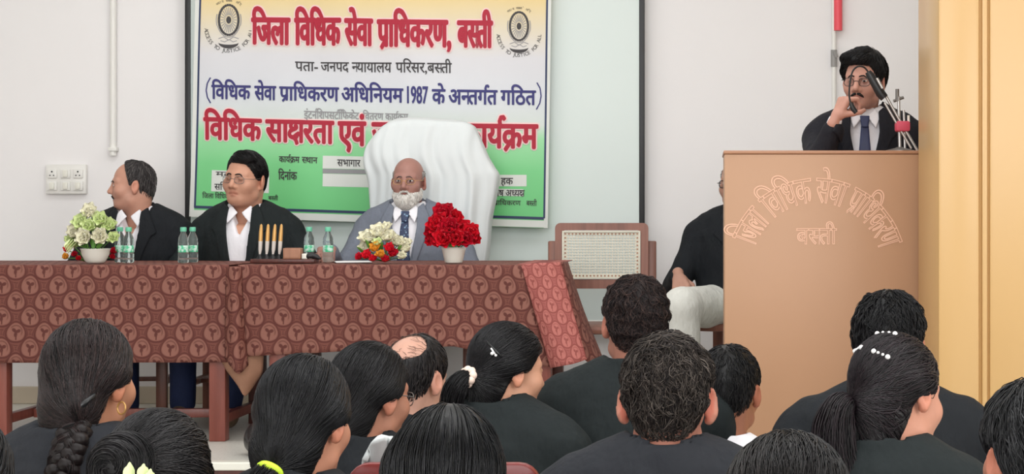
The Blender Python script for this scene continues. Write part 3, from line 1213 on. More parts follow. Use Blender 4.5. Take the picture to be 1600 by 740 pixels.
        if len(roots):
            offs = off * rs.uniform(.3, 1.6, len(roots)).astype(np.float32)
            S = trace(base, roots, dirf, steps, step, offs, rs, wob, lift, gravity)
            sv, sq, sid = strands_mesh(S, r * rs.uniform(.6, 1.35, len(S)).astype(np.float32))
            pick = cl[rs.randint(0, len(cl), len(S))] * rs.uniform(.7, 1.3, (len(S), 1)).astype(np.float32)
            VV.append(sv); QQ.append(sq + m); m += len(sv); CC.append(pick[sid])
        for e in (extra or []):
            if isinstance(e, tuple):      # solid piece
                ev, eq = e
                VV.append(ev); QQ.append(eq + m); m += len(ev); CC.append(np.ones((len(ev), 3), np.float32) * bc * .8)
            else:                         # strands (k, m, 3)
                sv, sq, sid = strands_mesh(e, r * 1.1 * rs.uniform(.6, 1.35, len(e)).astype(np.float32))
                pick = cl[rs.randint(0, len(cl), len(e))] * rs.uniform(.7, 1.3, (len(e), 1)).astype(np.float32)
                VV.append(sv); QQ.append(sq + m); m += len(sv); CC.append(pick[sid])
        V = s.lh(np.concatenate(VV))
        return mesh_np(name, V, [np.concatenate(QQ)], M[mat], s.root, col=np.concatenate(CC))

    def hp(s, p): return tuple(float(x) for x in s.lh(vec(*p)[None])[0])

    def short_hair(s, th=.010, line=LINE_MAN, n=1600, steps=7, step=.006, curl=.0, cols=((24, 22, 23),), r=.0011, bald=None, taper=.6, lump=.002, part=None, lift=.004, mat='hair', crown=(0, .05, .12), base_extra=None, front=0.0, rootf=None):
        def base(P):
            hl_ = hairline(P, *line)
            q_ = np.clip((P[:, 2] - hl_) / .045, 0, 1)
            d = scalp(P, .0015) - (th - .0015) * (.12 + .88 * q_) + taper * .5 * th * np.clip((.035 - P[:, 2]) / .08, 0, 1)
            if base_extra is not None: d = smin(d, base_extra(P), .02)
            d = d + (lump * wnoise(P, 95, s.seed) + lump * .5 * wnoise(P, 190, s.seed + 2)) * (.2 + .8 * q_)
            d = smax(d, hairline(P, *line) - P[:, 2], .008)
            if bald is not None: d = smax(d, -bald(P), .012)
            return d
        cr = vec(*crown)
        def g(P):
            v = P - cr
            return v * vec(1, 1, 1) + vec(0, 0, -.03) + (vec(*part) if part is not None else 0) + curl * .06 * np.stack([wnoise(P, 80, 1), wnoise(P, 80, 2), wnoise(P, 80, 3)], -1)
        return s.hair(base, (-.12, -.15, -.13), (.12, .15, .16), g, n, steps, step, .002, r, .25 + curl * .6, lift, 0, cols, rootf=rootf, mat=mat)


def col_mesh(mb, name, rgb, parent):
    o = mb.build(name, M['hair'], parent, True)
    me = o.data
    a = me.color_attributes.new('Col', 'FLOAT_COLOR', 'POINT')
    a.data.foreach_set('color', list((*srgb(*rgb), 1)) * len(me.vertices))
    return o
# ------------------------------------------------------------------ the room
def X(px, D): return (px - VX) * D / F
def Z(py, D): return CAMZ - (py - VY) * D / F


XL, XR, YB, YR, ZC = -5.2, 4.2, 9.2, -3.4, 3.1


def struct(name, mb, m, parent=None, label=None, smooth=False):
    o = mb.build(name, m, parent, None if smooth else False)
    if parent is None: o['kind'] = 'structure'
    if label: o['label'] = label
    return o


struct('floor', MB().box(XL - .1, XR + .1, YR - .1, 7.0, HALL - .1, HALL), M['floor'])
struct('floor_stage', MB().box(XL - .1, XR + .1, 7.03, YB + .1, HALL - .1, 0), M['floor'])
struct('wall_back', MB().box(XL - .1, XR + .1, YB, YB + .12, HALL, ZC), M['wall'])
struct('wall_left', MB().box(XL - .12, XL, YR, YB + .12, HALL, ZC), M['wall'])
struct('wall_right', MB().box(XR, XR + .12, YR, YB + .12, HALL, ZC), M['wall'])
struct('wall_rear', MB().box(XL - .12, XR + .12, YR - .12, YR, HALL, ZC), M['wall'])
struct('ceiling', MB().box(XL - .12, XR + .12, YR - .12, YB + .12, ZC, ZC + .1), M['ceiling'])
struct('baseboard_back', MB().box(XL, XR, YB - .018, YB, 0, .085, .004), M['skirting'])
struct('trim_1', MB().box(XL, XR, 6.975, 7.04, -.03, .002, .006), M['pot'])             # white stage nosing
struct('trim_2', MB().box(XL, XR, 6.99, 7.03, HALL, -.03), M['dark_wood'])              # dark riser of the stage
# unseen window frame on the hall's closed right wall, behind the daylight lamp
for nm, (x0, x1, y0, y1) in (('window_1', (XR - .03, XR + .0, .1, 3.1)),):
    w = MB()
    for a, b in ((y0, y0 + .06), (y1 - .06, y1), ((y0 + y1) / 2 - .03, (y0 + y1) / 2 + .03)):
        w.box(x0, x1, a, b, .5, 2.5)
    w.box(x0, x1, y0, y1, .44, .5); w.box(x0, x1, y0, y1, 2.5, 2.56)
    struct(nm, w, M['white_plastic'])
# the yellow laminated pillar at the stage's right edge
PX0, PY0, PY1 = X(1466, 6.4), 6.4, 7.0
pil = MB()
pil.box(PX0, X(1531, 6.4), PY0, PY1, HALL, ZC, .012, 0)
pil.box(X(1531, 6.4), X(1546, 6.4), PY0 + .012, PY1, HALL, ZC, 0, 1)
pil.box(X(1535, 6.4), X(1543, 6.4), PY0 + .003, PY1, HALL, ZC, .003, 2)
pil.box(X(1546, 6.4), X(1546, 6.4) + 1.1, PY0, PY1, HALL, ZC, .012, 0)
struct('pillar', pil, [M['pillar'], M['pillar_groove'], M['pillar']], smooth=True)

# conduits and switchboard on the back wall
c = MB().tube([(X(177, 9.18), 9.178, ZC), (X(177, 9.18), 9.178, Z(243, 9.18))], .016, 12)
c.box(X(171, 9.18), X(184, 9.18), 9.155, 9.2, Z(236, 9.18), Z(230, 9.18), .002)
tag(c.build('conduit_pipe', M['white_plastic']), 'white plastic conduit running down the wall above the switchboard', 'pipe')
c = empty('conduit_pipe', (X(1303, 9.17), 9.17, Z(240, 9.17)), 0, 'thin white conduit with a red upper length behind the standing speaker', 'pipe')
t = MB().tube([(0, 0, 0), (0, 0, ZC - Z(240, 9.17))], .011, 12)
t.build('tube', M['white_plastic'], c)
t = MB().tube([(.02, -.012, Z(48, 9.17) - Z(240, 9.17)), (.018, -.012, ZC - Z(240, 9.17))], [.021, .021], 12)
t.build('sleeve', M['red_plastic'], c)['label'] = 'red plastic sleeve'
t = MB().tube([(0, 0, Z(104, 9.17) - Z(240, 9.17)), (0, 0, Z(78, 9.17) - Z(240, 9.17))], .016, 12)
t.tube([(.012, -.015, Z(90, 9.17) - Z(240, 9.17)), (.0, -.02, Z(80, 9.17) - Z(240, 9.17))], .01, 8)
t.build('joint', M['grey_plastic'], c)

sb = empty('switchboard', (X(106, 9.2), 9.2, Z(303, 9.2)), 0, 'square white switchboard with sockets on the wall at far left', 'switch')
W_, H_ = X(138, 9.2) - X(75, 9.2), Z(257, 9.2) - Z(303, 9.2)
MB().box(-W_ / 2, W_ / 2, -.03, 0, 0, H_, .006).build('plate', M['white_plastic'], sb)
k = 0
for cx in (-.066, 0, .062):
    for cz in (.040, .100):
        m = MB().box(cx - .024, cx + .024, -.038, -.028, cz - .022, cz + .022, .003)
        if cz > .08 and cx != 0 or cx == 0 and cz < .08 and False:
            o = m.build('socket', M['white_plastic'], sb)
            d = MB()
            for hx, hz, r in ((0, .010, .0042), (-.009, -.008, .0032), (.009, -.008, .0032)):
                d.tube([(cx + hx, -.0395, cz + hz), (cx + hx, -.030, cz + hz)], r, 10)
            d.build('socket_hole', M['black'], o)
        else:
            o = m.build('switch', M['white_plastic'], sb)
            MB().box(cx - .012, cx + .012, -.045, -.036, cz - .017, cz + .017, .004).build('rocker', M['pot'], o)

# ------------------------------------------------------------------ projection screen and banner
DS = 9.13
sc_ = empty('projection_screen', (X(650, DS), DS, Z(507, DS)), 0, 'tall pale projection screen with black side strips behind the banner', 'screen')
x0, x1 = X(294, DS) - X(650, DS), X(1003, DS) - X(650, DS)
zb_ = 0; zt_ = Z(-160, DS) - Z(507, DS)
MB().box(x0, x1, -.004, .004, .02, zt_).build('screen_fabric', M['screen'], sc_)
for xx in (x0, x1):
    MB().box(xx - .0135, xx + .0135, -.012, .010, .012, zt_, .003).build('side_strip', M['black'], sc_)
MB().tube([(x0 - .02, 0, .01), (x1 + .02, 0, .01)], .014, 12).build('bottom_bar', M['white_plastic'], sc_)
MB().tube([(x0 - .04, .01, zt_ + .03), (x1 + .04, .01, zt_ + .03)], .04, 16).build('roller', M['white_plastic'], sc_)

DB = 9.06


def ripple(x, z):
    return .006 * math.sin(x * 3.1 + z * 1.3) + .004 * math.sin(z * 5 + x * 7) + .002 * math.sin(x * 19 + z * 4)


def ban(px, py, off=0.0):
    """a point of the banner that shows at pixel (px, py)"""
    x, z = X(px, DB), Z(py, DB)
    return (x, DB + ripple(x, z) - off, z)


ban_o = empty('banner', (X(580, DB), DB, Z(350, DB)), 0, 'large printed vinyl banner in saffron, white and green with red and blue Hindi lettering', 'banner')
bx, by, bz = ban_o.location


def bl(p): return (p[0] - bx, p[1] - by, p[2] - bz)


TLc, TRc, BRc, BLc = (308, -46), (862, -44), (856, 356), (296, 338)
nu, nv = 72, 48
pts = []; uvs = []
for j in range(nv):
    for i in range(nu):
        u, v = i / (nu - 1), j / (nv - 1)
        px = (BLc[0] * (1 - u) + BRc[0] * u) * (1 - v) + (TLc[0] * (1 - u) + TRc[0] * u) * v
        py = (BLc[1] * (1 - u) + BRc[1] * u) * (1 - v) + (TLc[1] * (1 - u) + TRc[1] * u) * v
        pts.append(bl(ban(px, py))); uvs.append((u, v))
MB().grid(pts, nu, nv).build('vinyl_sheet', M['banner'], ban_o, True, uv=uvs)


def strip(mb, poly, w, off=.0012, sub=24):
    """a flat line of width w (pixels) along a px polyline on the banner"""
    for (xa, ya), (xb, yb) in zip(poly, poly[1:]):
        L = math.hypot(xb - xa, yb - ya); nx, ny = -(yb - ya) / L * w / 2, (xb - xa) / L * w / 2
        n = max(2, int(L / 12) + 1)
        vs = []
        for i in range(n):
            t = i / (n - 1); x, y = xa + (xb - xa) * t, ya + (yb - ya) * t
            vs += [bl(ban(x + nx, y + ny, off)), bl(ban(x - nx, y - ny, off))]
        mb.add(vs, [[2 * i, 2 * i + 1, 2 * i + 3, 2 * i + 2] for i in range(n - 1)])
    return mb


# white outer margin and the blue border line
mg = MB()
strip(mg, [(BLc[0] + 3, BLc[1] - 5), (BRc[0] - 3, BRc[1] - 6)], 11, .0008)
strip(mg, [(BLc[0] + 3.5, BLc[1]), (TLc[0] + 2, TLc[1])], 7, .0008)
strip(mg, [(BRc[0] - 3, BRc[1]), (TRc[0] - 3, TRc[1])], 6, .0008)
mg.build('margin', M['band_white'], ban_o)
bd = MB()
strip(bd, [(314, -40), (304.5, 324)], 3.0, .0014); strip(bd, [(303.5, 323), (850, 341)], 4.2, .0014)
strip(bd, [(855.5, -38), (850.5, 341)], 3.0, .0014); strip(bd, [(314, -38), (855, -36)], 3.5, .0014)
bd.build('border', M['ink_navy'], ban_o)

# ------------------------------------------------------------------ podium
DP = 7.05
pw = X(1437, DP) - X(1132, DP); ph = Z(235, DP)
pod = empty('podium', ((X(1437, DP) + X(1132, DP)) / 2, DP, 0), 0, 'tall tan wooden podium with arched Hindi lettering in front of the speaker', 'podium')
MB().box(-pw / 2, pw / 2, 0, .02, 0, ph - .014, .003).build('front_panel', M['podium'], pod)
for sx in (-1, 1):
    MB().box(sx * pw / 2 - (.02 if sx > 0 else 0), sx * pw / 2 + (.02 if sx < 0 else 0), .021, .45, 0, ph - .014, .002).build('side_panel', M['podium'], pod)
MB().box(-pw / 2 - .004, pw / 2 + .004, -.006, .47, ph - .013, ph, .004).build('top_board', M['podium_edge'], pod)
MB().box(-pw / 2 + .021, pw / 2 - .021, .03, .44, ph - .30, ph - .282).build('shelf', M['podium'], pod)
MB().box(-pw / 2 - .006, pw / 2 + .006, -.008, .46, 0, .07, .004).build('plinth', M['podium_edge'], pod)

# ------------------------------------------------------------------ tables and their cloths
YF, YBk, ZT = 7.62, 8.37, .722


def table(label, xa, xb, legs):
    r = empty('table', ((xa + xb) / 2, (YF + YBk) / 2, 0), 0, label, 'table', None)
    ox, oy = r.location[0], r.location[1]
    MB().box(xa - ox, xb - ox, YF - oy, YBk - oy, ZT - .03, ZT, .004).build('tabletop', M['red_wood'], r)
    ap = MB()
    ap.box(xa - ox + .06, xb - ox - .06, YF - oy + .05, YF - oy + .07, ZT - .11, ZT - .03)
    ap.box(xa - ox + .06, xb - ox - .06, YBk - oy - .07, YBk - oy - .05, ZT - .11, ZT - .03)
    ap.build('apron', M['red_wood'], r)
    w = .034
    for x in legs:
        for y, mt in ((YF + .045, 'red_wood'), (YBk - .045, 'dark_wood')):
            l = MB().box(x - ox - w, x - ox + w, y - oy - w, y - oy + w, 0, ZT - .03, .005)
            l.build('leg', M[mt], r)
        MB().box(x - ox - .016, x - ox + .016, YF - oy + .08, YBk - oy - .08, .065, .105, .004).build('stretcher', M['red_wood'], r)
    MB().box(legs[0] - ox + .017, legs[-1] - ox - .017, -.016, .016, .062, .100, .004).build('stretcher', M['red_wood'], r)
    return r


xl0, xl1 = -3.5, X(356, YF)
table('red-brown wooden table under the left brocade cloth', xl0, xl1, [X(-4, YF), X(338, YF)])
xr0, xr1 = X(372, YF), X(864, YF)
table('red-brown wooden table under the right brocade cloth', xr0, xr1, [X(432, YF), X(847, YF)])


def cloth(label, pxa, pxb_top, pxb_bot, hem, grp='brocade tablecloths'):
    """hem(t) gives the pixel row of the front hem; the top lies on the table, a short back drop behind"""
    r = empty('tablecloth', (X((pxa + pxb_top) / 2, YF), YF, ZT), 0, label, 'tablecloth', grp)
    ox, oy, oz = r.location
    nu = 70
    prof = []
    yb, yf, zt = YBk + .012, YF - .014, ZT + .005
    for i in range(6): prof.append(('b', i / 5))
    for i in range(1, 14): prof.append(('t', i / 13))
    for i in range(1, 19): prof.append(('f', i / 18))
    pts = []; uv = []
    for kind, s in prof:
        for i in range(nu):
            t = i / (nu - 1)
            xt = X(pxa + (pxb_top - pxa) * t, yf)
            if kind == 'b':
                p = (xt, yb + .002, zt - .22 + .22 * s); w = -1.2 + .22 * s
            elif kind == 't':
                sag = -.0 + .0015 * math.sin(xt * 20)
                p = (xt, yb + (yf - yb) * s, zt + .0006 * math.sin(xt * 3)); w = -.98 + .77 * s
            else:
                zh = Z(hem(t), yf)
                xx = X(pxa + (pxb_top - pxa) * t + (pxb_bot - pxb_top) * t ** 3 * s, yf)
                rip = (.007 * math.sin(xx * 11 + 1) + .005 * math.sin(xx * 23)) * s ** 1.3
                bend = .006 * (1 - math.exp(-s * 8))
                p = (xx, yf - bend - max(-.003, rip), zt + (zh - zt) * s); w = -.21 + (zt - zh) * s
                xt = xx
            pts.append((p[0] - ox, p[1] - oy, p[2] - oz)); uv.append((xt, -w))
    o = MB().grid(pts, nu, len(prof)).build('cloth', M['damask'], r, True, uv=uv)
    sl = o.modifiers.new('thick', 'SOLIDIFY'); sl.thickness = .002; sl.offset = 1
    return r


def sheet(name, rows, mat, parent, n=14, thick=.002, us=1.0):
    """rows: list of polylines (same count); resampled smoothly into a draped piece, UV in metres"""
    ox, oy, oz = parent.location
    R = [smooth_path(r, n) for r in rows]
    R = np.stack(R, 0)
    R = np.stack([smooth_path(R[:, i], 16) for i in range(n)], 1)
    pts = []; uv = []
    for j in range(R.shape[0]):
        u = 0
        for i in range(n):
            if i: u += float(np.linalg.norm(R[j, i] - R[j, i - 1]))
            p = R[j, i]
            pts.append((p[0] - ox, p[1] - oy, p[2] - oz)); uv.append((float(R[0, 0, 0]) + u * us, float(p[2]) * (1 + (us - 1) * .4)))
    o = MB().grid(pts, n, R.shape[0]).build(name, mat, parent, True, uv=uv)
    sl = o.modifiers.new('thick', 'SOLIDIFY'); sl.thickness = thick; sl.offset = 0
    return o


lc = cloth('left red-brown brocade tablecloth, below the white bowl of pale flowers', -300, 358, 356, lambda t: 567 - 1.5 * t)
rc = cloth('right red-brown brocade tablecloth with flared folded end, below the red roses', 372, 816, 862, lambda t: 557 - 17 * min(1, t / .72) + 33 * max(0, (t - .72) / .28))


def pp(px, py, D): return P3(px, py, D)


# the fold where the two cloths meet and the loose corner below it
sheet('fold', [[pp(354, 416, 7.602), pp(362, 416, 7.575), pp(370, 416, 7.57), pp(378, 416, 7.602)],
               [pp(352, 490, 7.598), pp(361, 490, 7.555), pp(371, 490, 7.55), pp(381, 490, 7.598)],
               [pp(352, 560, 7.60), pp(362, 574, 7.55), pp(373, 584, 7.545), pp(388, 570, 7.60)]], M['damask'], rc)
sheet('hanging_corner', [[pp(340, 548, 7.62), pp(358, 548, 7.60), pp(378, 548, 7.605), pp(412, 548, 7.64)],
                         [pp(352, 576, 7.64), pp(366, 588, 7.60), pp(384, 590, 7.61), pp(410, 580, 7.66)],
                         [pp(366, 590, 7.68), pp(374, 606, 7.62), pp(384, 618, 7.63), pp(402, 594, 7.7)]], M['damask_back'], rc)['label'] = 'plain brown reverse of the cloth'
# the flared end: a front flap in lit colours and a return in the plain ones
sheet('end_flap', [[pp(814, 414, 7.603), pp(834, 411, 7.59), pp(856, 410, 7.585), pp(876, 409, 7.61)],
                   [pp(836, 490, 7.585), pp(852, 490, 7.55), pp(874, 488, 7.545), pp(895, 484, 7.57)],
                   [pp(860, 575, 7.57), pp(874, 572, 7.51), pp(896, 568, 7.505), pp(917, 561, 7.53)]], M['damask_lit'], rc, us=1.9)['label'] = 'flared end of the cloth, light painted into its colours'
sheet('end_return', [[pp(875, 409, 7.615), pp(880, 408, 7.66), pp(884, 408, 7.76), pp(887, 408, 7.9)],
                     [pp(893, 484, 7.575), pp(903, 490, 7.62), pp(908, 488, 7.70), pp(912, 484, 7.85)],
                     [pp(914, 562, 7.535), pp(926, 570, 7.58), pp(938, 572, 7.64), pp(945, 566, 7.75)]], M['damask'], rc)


zt_ = ZT + .0065
sheet('end_top', [[(X(808, 7.6) + (X(873, 7.6) - X(808, 7.6)) * k / 3, y, zt_) for k in range(4)] for y in (7.606, 7.99, 8.38)], M['damask_lit'], rc)  # top strip shares the lit colours of the flap


# ------------------------------------------------------------------ chairs
def cane_chair(label, x, y, rz, lattice=True, floor=0.0, grp='cane-backed wooden chairs'):
    r = empty('chair', (x, y, floor), rz, label, 'chair', grp)
    zt, zb2 = .896, .592
    hw = .216
    # rear uprights behind the panel
    for sx in (-1, 1):
        b = MB().box(sx * .226 - .026, sx * .226 + .026, .205, .245, 0, .812, .006)
        b.build('upright', M['rail_wood'], r)
        MB().box(sx * .222 - .024, sx * .222 + .024, -.22, -.175, 0, .405, .005).build('leg', M['rail_wood'], r)
        MB().box(sx * .222 - .015, sx * .222 + .015, -.174, .204, .16, .19, .004).build('stretcher', M['rail_wood'], r)
    MB().box(-.2, .2, -.015, .015, .165, .185, .003).build('stretcher', M['rail_wood'], r)
    s = MB().box(-.247, .247, -.25, .2, .405, .44, .01)
    s.build('seat', M['rail_wood'], r)
    # back frame with rounded upper corners
    bm = bmesh.new()
    def rect(x0, x1, z0, z1, rad, n=6):
        out = []
        for cx, cz, a0 in ((x1 - rad, z1 - rad, 0), (x0 + rad, z1 - rad, 90), (x0 + rad, z0 + rad, 180), (x1 - rad, z0 + rad, 270)):
            for i in range(n + 1):
                a = math.radians(a0 + 90 * i / n)
                out.append((cx + rad * math.cos(a), cz + rad * math.sin(a)))
        return out
    o_, i_ = rect(-hw, hw, zb2, zt, .025), rect(-hw + .031, hw - .034, zb2 + .043, zt - .034, .016)
    n = len(o_)
    vs = [(a, .165, b) for a, b in o_] + [(a, .165, b) for a, b in i_] + [(a, .2, b) for a, b in o_] + [(a, .2, b) for a, b in i_]
    fs = []
    for i in range(n):
        j = (i + 1) % n
        fs += [[i, j, n + j, n + i][::-1], [2 * n + i, 2 * n + j, 3 * n + j, 3 * n + i], [i, j, 2 * n + j, 2 * n + i], [n + i, n + j, 3 * n + j, 3 * n + i][::-1]]
    MB().add(vs, fs).build('back_frame', M['rail_wood'], r)
    x0, x1, z0, z1 = -hw + .033, hw - .036, zb2 + .045, zt - .036
    b = MB()
    # pale beading round the cane
    for a0, a1, c0, c1 in ((x0, x1, z1 - .008, z1), (x0, x1, z0, z0 + .008), (x0, x0 + .008, z0, z1), (x1 - .008, x1, z0, z1)):
        b.box(a0, a1, .160, .172, c0, c1, .001)
    b.build('beading', M['cane'], r)
    c = MB()
    if lattice:
        st = .0132
        k = 0
        xx = x0 + .022
        while xx < x1 - .016:
            c.box(xx - .0025, xx + .0025, .1685 + .0012 * (k % 2), .1705 + .0012 * (k % 2), z0 + .004, z1 - .004); xx += st; k += 1
        zz = z0 + .022
        while zz < z1 - .016:
            c.box(x0 + .004, x1 - .004, .1668, .1685, zz - .0025, zz + .0025); zz += st
    # close-woven rim with a row of peg holes
    for a0, a1, c0, c1 in ((x0, x1, z1 - .021, z1), (x0, x1, z0, z0 + .021), (x0, x0 + .021, z0, z1), (x1 - .021, x1, z0, z1)):
        c.box(a0, a1, .1655, .1725, c0, c1)
    c.build('cane_panel', M['cane'], r)
    h = MB()
    kx = int((x1 - x0 - .03) / .0162)
    for i in range(kx + 1):
        xx = x0 + .015 + (x1 - x0 - .03) * i / kx
        for zz in (z0 + .0145, z1 - .0145): h.box(xx - .0034, xx + .0034, .163, .166, zz - .0034, zz + .0034)
    kz = int((z1 - z0 - .03) / .0162)
    for i in range(1, kz):
        zz = z0 + .015 + (z1 - z0 - .03) * i / kz
        for xx in (x0 + .0145, x1 - .0145): h.box(xx - .0034, xx + .0034, .163, .166, zz - .0034, zz + .0034)
    h.build('peg_holes', M['box_brown'], r)['kind'] = 'stuff'
    return r


cane = cane_chair('empty cane-backed wooden chair between the table and the podium', X(940, 8.6), 8.6 - .165, 0)


def more_chair(src, label, x, y, rz, z=None):
    c = copy_tree(src)
    c.location = (x, y, src.location[2] if z is None else z); c.rotation_euler = (0, 0, rz); c['label'] = label
    return c


# the tall armchair under a white cloth
DT = 8.78
th = empty('armchair', (X(668, DT), DT, 0), 0, 'tall armchair hidden under a white cloth behind the bearded man', 'chair')
MB().box(-.27, .27, -.40, .03, .40, .46, .02).build('seat', M['rail_wood'], th)
MB().box(-.25, .25, .035, .075, .46, 1.31, .03).build('backrest', M['rail_wood'], th)
for sx in (-1, 1):
    for yy in (-.37, .0):
        MB().box(sx * .24 - .025, sx * .24 + .025, yy - .0, yy + .05, 0, .40, .005).build('leg', M['rail_wood'], th)
tc = empty('chair_cover', (X(668, DT), DT, .2), 0, 'white cloth draped over the tall armchair behind the bearded man', 'cloth')
prof = [(186, 618, 708), (190, 606, 730), (197, 596, 741), (210, 584, 747), (226, 568, 754), (246, 566, 762), (262, 569, 772), (272, 573, 779), (284, 576, 777), (305, 577, 775), (330, 577, 769), (355, 578, 765), (380, 580, 766), (405, 582, 762), (440, 584, 757), (520, 586, 752)]
rows = np.array(prof, np.float32)
t0 = np.linspace(0, 1, len(prof)); t1 = np.linspace(0, 1, 60)
R_ = np.stack([np.interp(t1, t0, rows[:, i]) for i in range(3)], -1)
na = 220
pts = []
for _ in range(10):
    R_[2:-1, 1:] = (R_[1:-2, 1:] + 2 * R_[2:-1, 1:] + R_[3:, 1:]) / 4


def ring_section(hw, dp, ex, n):
    """rounded rectangle, evenly spaced along its length, with outward normals"""
    a = np.linspace(0, 2 * math.pi, 721)[:-1]
    x = np.sign(np.cos(a)) * np.abs(np.cos(a)) ** ex * hw; y = np.sign(np.sin(a)) * np.abs(np.sin(a)) ** ex * dp
    X_ = np.append(x, x[0]); Y_ = np.append(y, y[0])
    L = np.concatenate([[0], np.cumsum(np.hypot(np.diff(X_), np.diff(Y_)))])
    t = np.linspace(0, L[-1], n + 1)[:-1]
    x = np.interp(t, L, X_); y = np.interp(t, L, Y_)
    tx = np.roll(x, -1) - np.roll(x, 1); ty = np.roll(y, -1) - np.roll(y, 1)
    q = np.hypot(tx, ty) + 1e-9
    return x, y, ty / q, -tx / q, x


for j, (py, xa, xb) in enumerate(R_):
    v = j / 59
    cxp = (xa + xb) / 2; hwid = (xb - xa) / 2 * DT / F
    dep = .065 + .035 * min(1, v * 3) + .02 * v
    if j < 5: dep *= (.45 + .55 * j / 5)
    x_, y_, nx_, ny_, _ = ring_section(hwid, dep, .42, na)
    amp = min(1, .12 + v * 1.5)
    u = x_ / .31
    f_ = amp * (.011 * np.sin(u * 11 + 1.2 + .8 * v) + .008 * np.sin(u * 19 - .6 * v + 2) + .005 * np.sin(u * 31 + 1.1 * v) - .010 * np.exp(-((np.abs(u) - .62 - .12 * v) / .05) ** 2))
    f_ = np.where(ny_ > .3, f_ * .3, f_)
    for i in range(na):
        sagz = (.010 * math.exp(-((x_[i] + .05) / .11) ** 2)) if j < 5 else 0
        pts.append((X(cxp, DT) - X(668, DT) + x_[i] + nx_[i] * f_[i] * .4, y_[i] + ny_[i] * f_[i] * (1 if abs(ny_[i]) > .5 else .4) + .05, Z(py, DT) + sagz - .2))
mb = MB()
mb.v = pts
for j in range(59):
    for i in range(na):
        mb.f.append([j * na + i, j * na + (i + 1) % na, (j + 1) * na + (i + 1) % na, (j + 1) * na + i][::-1]); mb.m.append(0)
mb.f.append(list(range(na))); mb.m.append(0)
mb.build('drape', M['white_cloth'], tc, True)


# audience chairs
def hall_chair(label, x, y, mat, trim, rz=math.pi, h=.93, w=.46, grp=None, rim=True):
    r = empty('chair', (x, y, HALL), rz, label, 'chair', grp)
    MB().box(-w / 2, w / 2, -.44, -.02, .42, .455, .015).build('seat', mat, r)
    b = MB()
    nu_ = 13
    for k in range(2): pass
    pts = []
    bm = bmesh.new()
    bmesh.ops.create_cube(bm, size=1)
    for v in bm.verts: v.co = Vector((v.co.x * w, v.co.y * .028 + .03, (h + .52) / 2 + v.co.z * (h - .52)))
    es = [e for e in bm.edges if abs((e.verts[0].co - e.verts[1].co).y) > .02]
    bmesh.ops.bevel(bm, geom=es, offset=.045, segments=5, profile=.5, affect='EDGES')
    bmesh.ops.bevel(bm, geom=[e for e in bm.edges if e.calc_face_angle(0) > .9], offset=.006, segments=2, profile=.5, affect='EDGES')
    MB_ = MB(); MB_.bm(bm)
    MB_.build('backrest', mat, r)
    if rim:
        MB().tube([(-w / 2 + .05, .044, h - .0), (0, .047, h + .0015), (w / 2 - .05, .044, h - .0)], .0045, 8).build('rim', trim, r)  # grey line that imitates the highlight on the back's top edge
    for sx in (-1, 1):
        MB().tube([(sx * (w / 2 - .03), -.41, .42), (sx * (w / 2 - .02), -.43, 0)], .013, 8).build('leg', trim, r)
        MB().tube([(sx * (w / 2 - .03), .03, .55), (sx * (w / 2 - .03), .0, .42), (sx * (w / 2 - .02), .06, 0)], .013, 8).build('leg', trim, r)
    return r


# ------------------------------------------------------------------ things on the table
def put(px, D): return X(px, D), D, ZT + .0085


def bottle(label, px, D, h=.150, grp='small water bottles on the table'):
    r = empty('water_bottle', put(px, D), random.uniform(0, 6), label, 'bottle', grp)
    k = h / .15
    pr = [(.0, 0), (.019, 0), (.0225, .004), (.0225, .018), (.0212, .021), (.0225, .024), (.0225, .040), (.0215, .043), (.0215, .074), (.0225, .077), (.0222, .088), (.0205, .092), (.0215, .097), (.019, .108), (.0125, .122), (.0105, .128), (.0105, .131), (.0, .131)]
    MB().lathe([(a * k, b * k) for a, b in pr], 28).build('body', M['clear'], r, True)
    MB().lathe([(.0219 * k, .0440 * k), (.0221 * k, .0445 * k), (.0221 * k, .0725 * k), (.0219 * k, .073 * k)], 28).build('label', M['label'], r, True)
    cp = MB()
    n = 40
    prof_ = [(.0, .1315), (.0128, .1315), (.0132, .133), (.0132, .146), (.012, .150), (.0, .150)]
    cp.lathe([(a * k, b * k) for a, b in prof_], 28)
    cp.build('cap', M['bottle_cap'], r)
    return r


bots = [('clear water bottle with green cap beside the pale flower bowl, left of its pair', 187.5, 7.90), ('clear water bottle with green cap in front of the balding man, right of its pair', 201, 7.82),
        ('clear water bottle beside the bespectacled man in black, left of the middle pair', 286.5, 7.82), ('clear water bottle beside the bespectacled man in black, right of the middle pair', 301, 7.90),
        ('clear water bottle just right of the brown note box', 483, 7.95), ('clear water bottle standing alone left of the bearded man', 512.5, 7.9)]
random.seed(3)
b0 = bottle(*bots[0])
for lb, px, D in bots[1:]:
    c = copy_tree(b0); c.location = put(px, D); c.rotation_euler = (0, 0, random.uniform(0, 6)); c['label'] = lb

